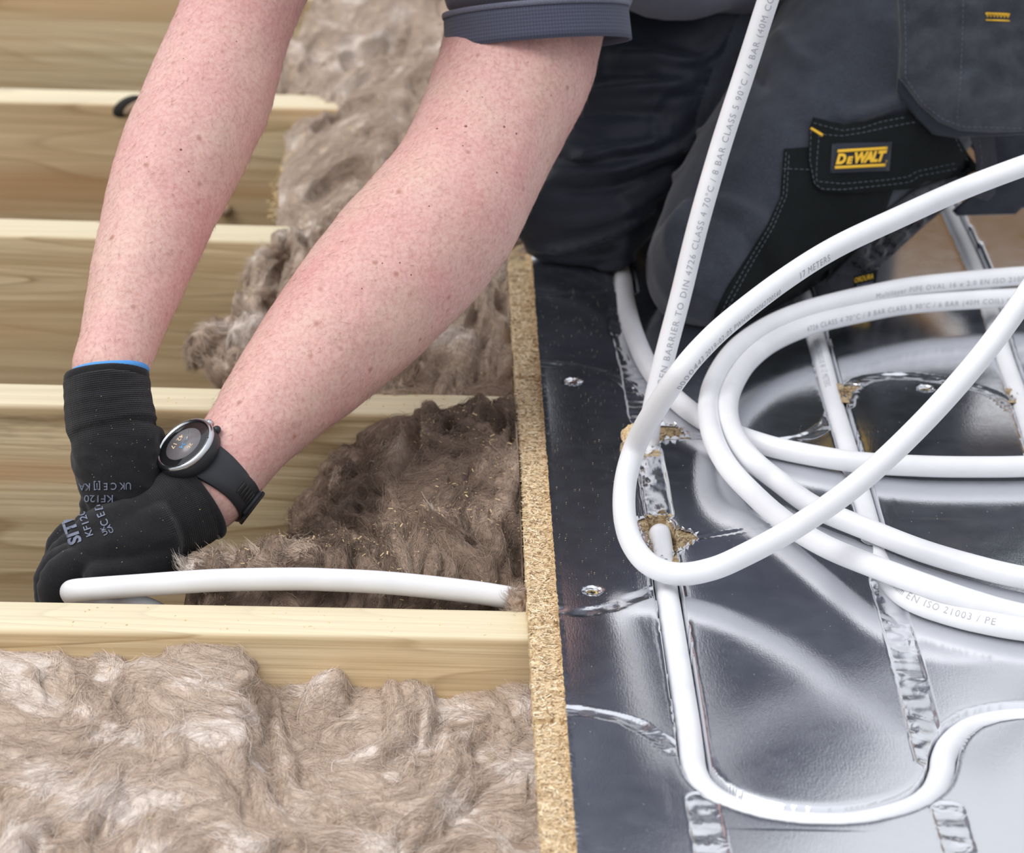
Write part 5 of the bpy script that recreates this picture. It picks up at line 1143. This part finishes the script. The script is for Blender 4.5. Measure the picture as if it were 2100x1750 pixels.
# cuffs: rolled hems
def torus(c, ax, rad, r, m, name, flat=1.0, lab=None, seg=48):
    ax = np.array(ax); ax = ax / np.linalg.norm(ax); e1 = np.cross(ax, FWD); e1 /= np.linalg.norm(e1); e2 = np.cross(ax, e1); V = []; F = []
    for i in range(seg):
        a = 2 * math.pi * i / seg; d = e1 * math.cos(a) + e2 * math.sin(a); rr = rad * (1 + .02 * math.sin(3 * a))
        for j in range(10):
            b = 2 * math.pi * j / 10; V.append(np.array(c) + d * (rr + r * math.cos(b)) + ax * r * flat * math.sin(b))
    for i in range(seg):
        for j in range(10): F.append((i * 10 + j, ((i + 1) % seg) * 10 + j, ((i + 1) % seg) * 10 + (j + 1) % 10, i * 10 + (j + 1) % 10))
    o = mesh_obj(name, V, F, m)
    if lab: o['label'] = lab
    return o
axn = PY(420, 1015, 119) - PY(330, 1080, 98); s_ = 2.92e3
o = torus(PY(400, 1028, 113), axn, 91 / s_, .0012, M_GLOVE, 'cuff_hem', 2.4); sub(o, gn); o.matrix_parent_inverse = Matrix.Identity(4)
axf = PY(220, 740, 160) - PY(226, 840, 140)
o = torus(PY(219, 776, 153), axf, 83 / s_, .0019, M_GLOVE, 'cuff_hem', 2.2); sub(o, gf)
o = torus(PY(226, 764, 155), axf, 75 / s_, .0024, M_BLUE, 'cuff_lining', 1.2, 'blue inner edge of the cuff'); sub(o, gf)
# printed lettering on the gloves
def P2(ox, oy, ux, uy, w, h):      # text frame: origin, reading direction (px), width, height; up is to the reader's left
    u = np.array([ux, uy], float); u /= np.linalg.norm(u); v = np.array([u[1], -u[0]]); o_ = np.array([ox, oy], float); return [o_, o_ + u * w, o_ + u * w + v * h, o_ + v * h]
for body_, (ox, oy, ux, uy, w, h), bold in (('SITE', (172, 1086, -.62, .0, 0, 0), .03),):
    pass
def gprint(body_, fr, bv, g, bold=.01):
    q = P2(*fr); t_ = map_text(body_, q, bv, M_PRINT, .0005, bold, name='print', thick=.0002); sub(t_, g)
# near glove: lines run from lower right to upper left, letters upside down towards the fingers
gprint('SITE', (170, 1111, -.33, -.94, 62, 28), BV_GN, gn, .035)
gprint('KF120', (192, 1098, -.33, -.94, 54, 15), BV_GN, gn, .008)
gprint('UK', (222, 1096, -.45, -.89, 18, 9), BV_GN, gn, .012); gprint('CA', (234, 1092, -.45, -.89, 18, 9), BV_GN, gn, .012)
gprint('C E', (224, 1076, -.38, -.92, 28, 16), BV_GN, gn, .008); gprint('[i]', (212, 1046, -.2, -.98, 18, 16), BV_GN, gn, .008)
gprint('UK C E [i] KA', (268, 985, -1, .02, 105, 19), BV_GF, gf, .006)
gprint('KF120', (232, 1015, -1, .0, 58, 15), BV_GF, gf, .006)

VV = []; FF = []
for k in range(90):
    px, py = (rng.uniform(110, 440), rng.uniform(1000, 1170)) if k % 2 else (rng.uniform(150, 330), rng.uniform(790, 1010))
    bv_ = BV_GN if k % 2 else BV_GF; r = hit(bv_, px, py)
    if r[0] is None: continue
    s__ = rng.uniform(.0001, .00028); bv, bf = box(np.array(r[0][:]) - FWD * .0004, (s__ * rng.choice([1, 1, 3]), s__, s__), Matrix.Rotation(rng.uniform(0, 6), 3, 'Y')); b0 = len(VV) * 8; VV.append(bv); FF += [tuple(b0 + i for i in f) for f in bf]
o = mesh_obj('sawdust', np.concatenate(VV), FF, M_SAW, None, False); o['kind'] = 'stuff'; tag(o, 'pale dust flecks clinging to the black gloves', 'sawdust')
# ================================================================== WATCH
wax = np.array(PY(520, 880, 155)) - np.array(PY(400, 1035, 114)); wax /= np.linalg.norm(wax)
wc = np.array(PY(440, 985, 125))
nn = -.56 * RGT + .50 * UPV - .66 * FWD; nn -= wax * (nn @ wax); nn /= np.linalg.norm(nn); bb = np.cross(wax, nn)
watch = empty('wristwatch', tuple(wc)); tag(watch, 'black sports watch with steel bezel and rubber strap on the near wrist', 'watch')
def wat(o, par=None):
    if par is None: adopt(o, watch)
    else: sub(o, par)
    return o
RW = 87 / 2.9e3
# strap ring (slightly flattened), curved cross-section
seg = 72; V = []; F = []
cs = [(-.5, 0), (-.46, .0016), (-.2, .0024), (.2, .0024), (.46, .0016), (.5, 0), (.4, -.0006), (-.4, -.0006)]
for i in range(seg):
    a = 2 * math.pi * i / seg; d = nn * math.cos(a) + bb * math.sin(a); wdt = .0235 + .008 * max(0, math.cos(a)) ** 1.5; rr = RW * (1.0 + .02 * math.cos(2 * a)) + .0002
    for (u, v) in cs: V.append(wc + d * (rr + v) + wax * u * wdt)
n = len(cs)
for i in range(seg):
    for j in range(n): F.append((i * n + j, ((i + 1) % seg) * n + j, ((i + 1) % seg) * n + (j + 1) % n, i * n + (j + 1) % n))
wat(mesh_obj('strap', V, F, M_RUB)); strap = bpy.data.objects[-1] if False else [o for o in watch.children if o.name.startswith('strap')][0]
def strap_bits(name, a0, a1, lift, wd, m, th=.0016):
    V = []; F = []; k = 14
    for i in range(k):
        a = math.radians(a0 + (a1 - a0) * i / (k - 1)); d = nn * math.cos(a) + bb * math.sin(a)
        for u, v in ((-.5, 0), (-.5, th), (.5, th), (.5, 0)): V.append(wc + d * (RW + lift + v) + wax * u * wd)
    for i in range(k - 1):
        for j in range(4): F.append((i * 4 + j, (i + 1) * 4 + j, (i + 1) * 4 + (j + 1) % 4, i * 4 + (j + 1) % 4))
    F += [(0, 1, 2, 3), tuple((k - 1) * 4 + j for j in (3, 2, 1, 0))]
    return mesh_obj(name, V, F, m)
sg = 1 if (bb @ RGT) > 0 else -1
wat(strap_bits('strap_keeper', sg * 128, sg * 150, .0024, .0255, M_RUB, .0022)); wat(strap_bits('strap_tail', sg * 118, sg * 175, .0018, .020, M_RUB, .0024))
for k in range(5):
    a = math.radians(sg * (86 + k * 6.5)); d = nn * math.cos(a) + bb * math.sin(a); t = np.cross(wax, d); R3 = np.column_stack([wax, t, d])
    wat(mesh_obj('strap_hole', *box(wc + d * (RW + .0026), (.0095, .0013, .0009), R3), M_KNOT), strap)
# case, bezel, glass, display
RC = .0238; cc0 = wc + nn * (RW - .001); E3 = np.column_stack([wax, bb, nn])
def lathe(prof, m, name, seg=64, par=None, squash=1.0):
    V = []; F = []
    for (r, z) in prof:
        for i in range(seg):
            a = 2 * math.pi * i / seg; V.append(cc0 + E3 @ np.array([r * math.cos(a), r * math.sin(a) * squash, z]))
    for k in range(len(prof) - 1):
        for i in range(seg): F.append((k * seg + i, k * seg + (i + 1) % seg, (k + 1) * seg + (i + 1) % seg, (k + 1) * seg + i))
    F.append(tuple(range(seg))[::-1]); F.append(tuple((len(prof) - 1) * seg + i for i in range(seg)))
    return wat(mesh_obj(name, V, F, m), par)
lathe([(RC * .80, -.003), (RC * .96, 0), (RC * 1.0, .004), (RC * 1.0, .0085), (RC * .97, .0095)], M_RUB, 'case')
bz = lathe([(RC * .985, .0090), (RC * 1.005, .0098), (RC * .99, .0116), (RC * .93, .0128), (RC * .86, .0128), (RC * .845, .0118)], M_STEEL, 'bezel')
gl = lathe([(RC * .85, .0112), (RC * .85, .0119), (RC * .83, .0121)], M_GLASS, 'watch_glass'); _dv, _df = cyl((0, 0, 0), .60, .02, 48); wat(mesh_obj('display', cc0 + nn * .01212 + (_dv * np.array([RC, RC, .005])) @ E3.T, _df, M_LCD), gl)
for k in range(4):
    a = math.pi / 4 + k * math.pi / 2 + .3; p = cc0 + E3 @ np.array([RC * .90 * math.cos(a), RC * .90 * math.sin(a), .0124]); wat(mesh_obj('bezel_screw', *ball(p, .0008, 10, 6), M_KNOT), bz)
for k in range(4):
    a = k * math.pi / 2 + .3; V = []; F = []
    for i in range(8):
        t = a + (i - 3.5) * .05
        for r in (.865, .925): V.append(cc0 + E3 @ np.array([RC * r * math.cos(t), RC * r * math.sin(t), .01262]))
    F = [(2 * i, 2 * i + 1, 2 * i + 3, 2 * i + 2) for i in range(7)]; wat(mesh_obj('bezel_mark', V, F, M_GLASS, None, False), bz)
for k, a in enumerate((-.5, 0, .5)):
    t = a; p = cc0 + E3 @ np.array([RC * 1.03 * math.cos(t), RC * 1.03 * math.sin(t), .0055]); wat(mesh_obj('button', *ball(p, (.0030,) * 3, 16, 10), M_STEEL if k == 1 else M_RUB))
# digits: reading direction runs down-left in the photograph
rdir = -wax; ud = np.cross(nn, rdir)
def wtext(body_, pos, size, m):
    V, F = to_mesh_text(body_, 1.0, .01); V[:, 0] -= V[:, 0].max() / 2; W_ = [cc0 + nn * .0125 + rdir * (v[0] * size + pos[0]) + ud * ((v[1]) * size + pos[1]) for v in V]; wat(mesh_obj('digits', W_, F, m, None, False), gl)
wtext('26', (0, .0060), .0046, M_LCDT); wtext(': 34', (0, -.0012), .0056, M_LCDB); wtext('42 17', (.000, -.0090), .0056, M_LCDT)
V, F = cyl((0, 0, 0), .0004, .0004); hb = mesh_obj('watch_hand', *box(cc0 + nn * .0126 + wax * .007 + ud * -.002, (.010, .0005, .0003), np.column_stack([wax * .8 - ud * .6, ud * .8 + wax * .6, nn])), M_STEEL); wat(hb, gl)
# trace of sawdust on the near joist and the board
VV = []; FF = []
def crumbs(n, f, smin=.0003, smax=.0009):
    global VV, FF
    for k in range(n):
        p = f(); s = rng.uniform(smin, smax); bv, bf = box(p, (s * rng.uniform(1, 3), s, s * .5), Matrix.Rotation(rng.uniform(0, 6), 3, 'Z')); b0 = len(VV) * 8; VV.append(bv); FF += [tuple(b0 + i for i in f_) for f_ in bf]
crumbs(260, lambda: np.array([rng.uniform(.003, .07), rng.uniform(.0, .62), .0006]), .00012, .0003)
crumbs(60, lambda: np.array([rng.uniform(-.4, -.02), rng.uniform(.36, .398), JT + .0004]))
crumbs(40, lambda: np.array([rng.uniform(-.35, -.02), rng.uniform(-.044, -.003), JT + .0004]))
crumbs(160, lambda: np.array([rng.uniform(.0, .5), rng.uniform(-.35, .7), .0006]), .00012, .00025)
o = mesh_obj('sawdust', np.concatenate(VV), FF, M_SAW, None, False); o['kind'] = 'stuff'; tag(o, 'fine sawdust specks scattered over the foil and joist tops', 'sawdust')
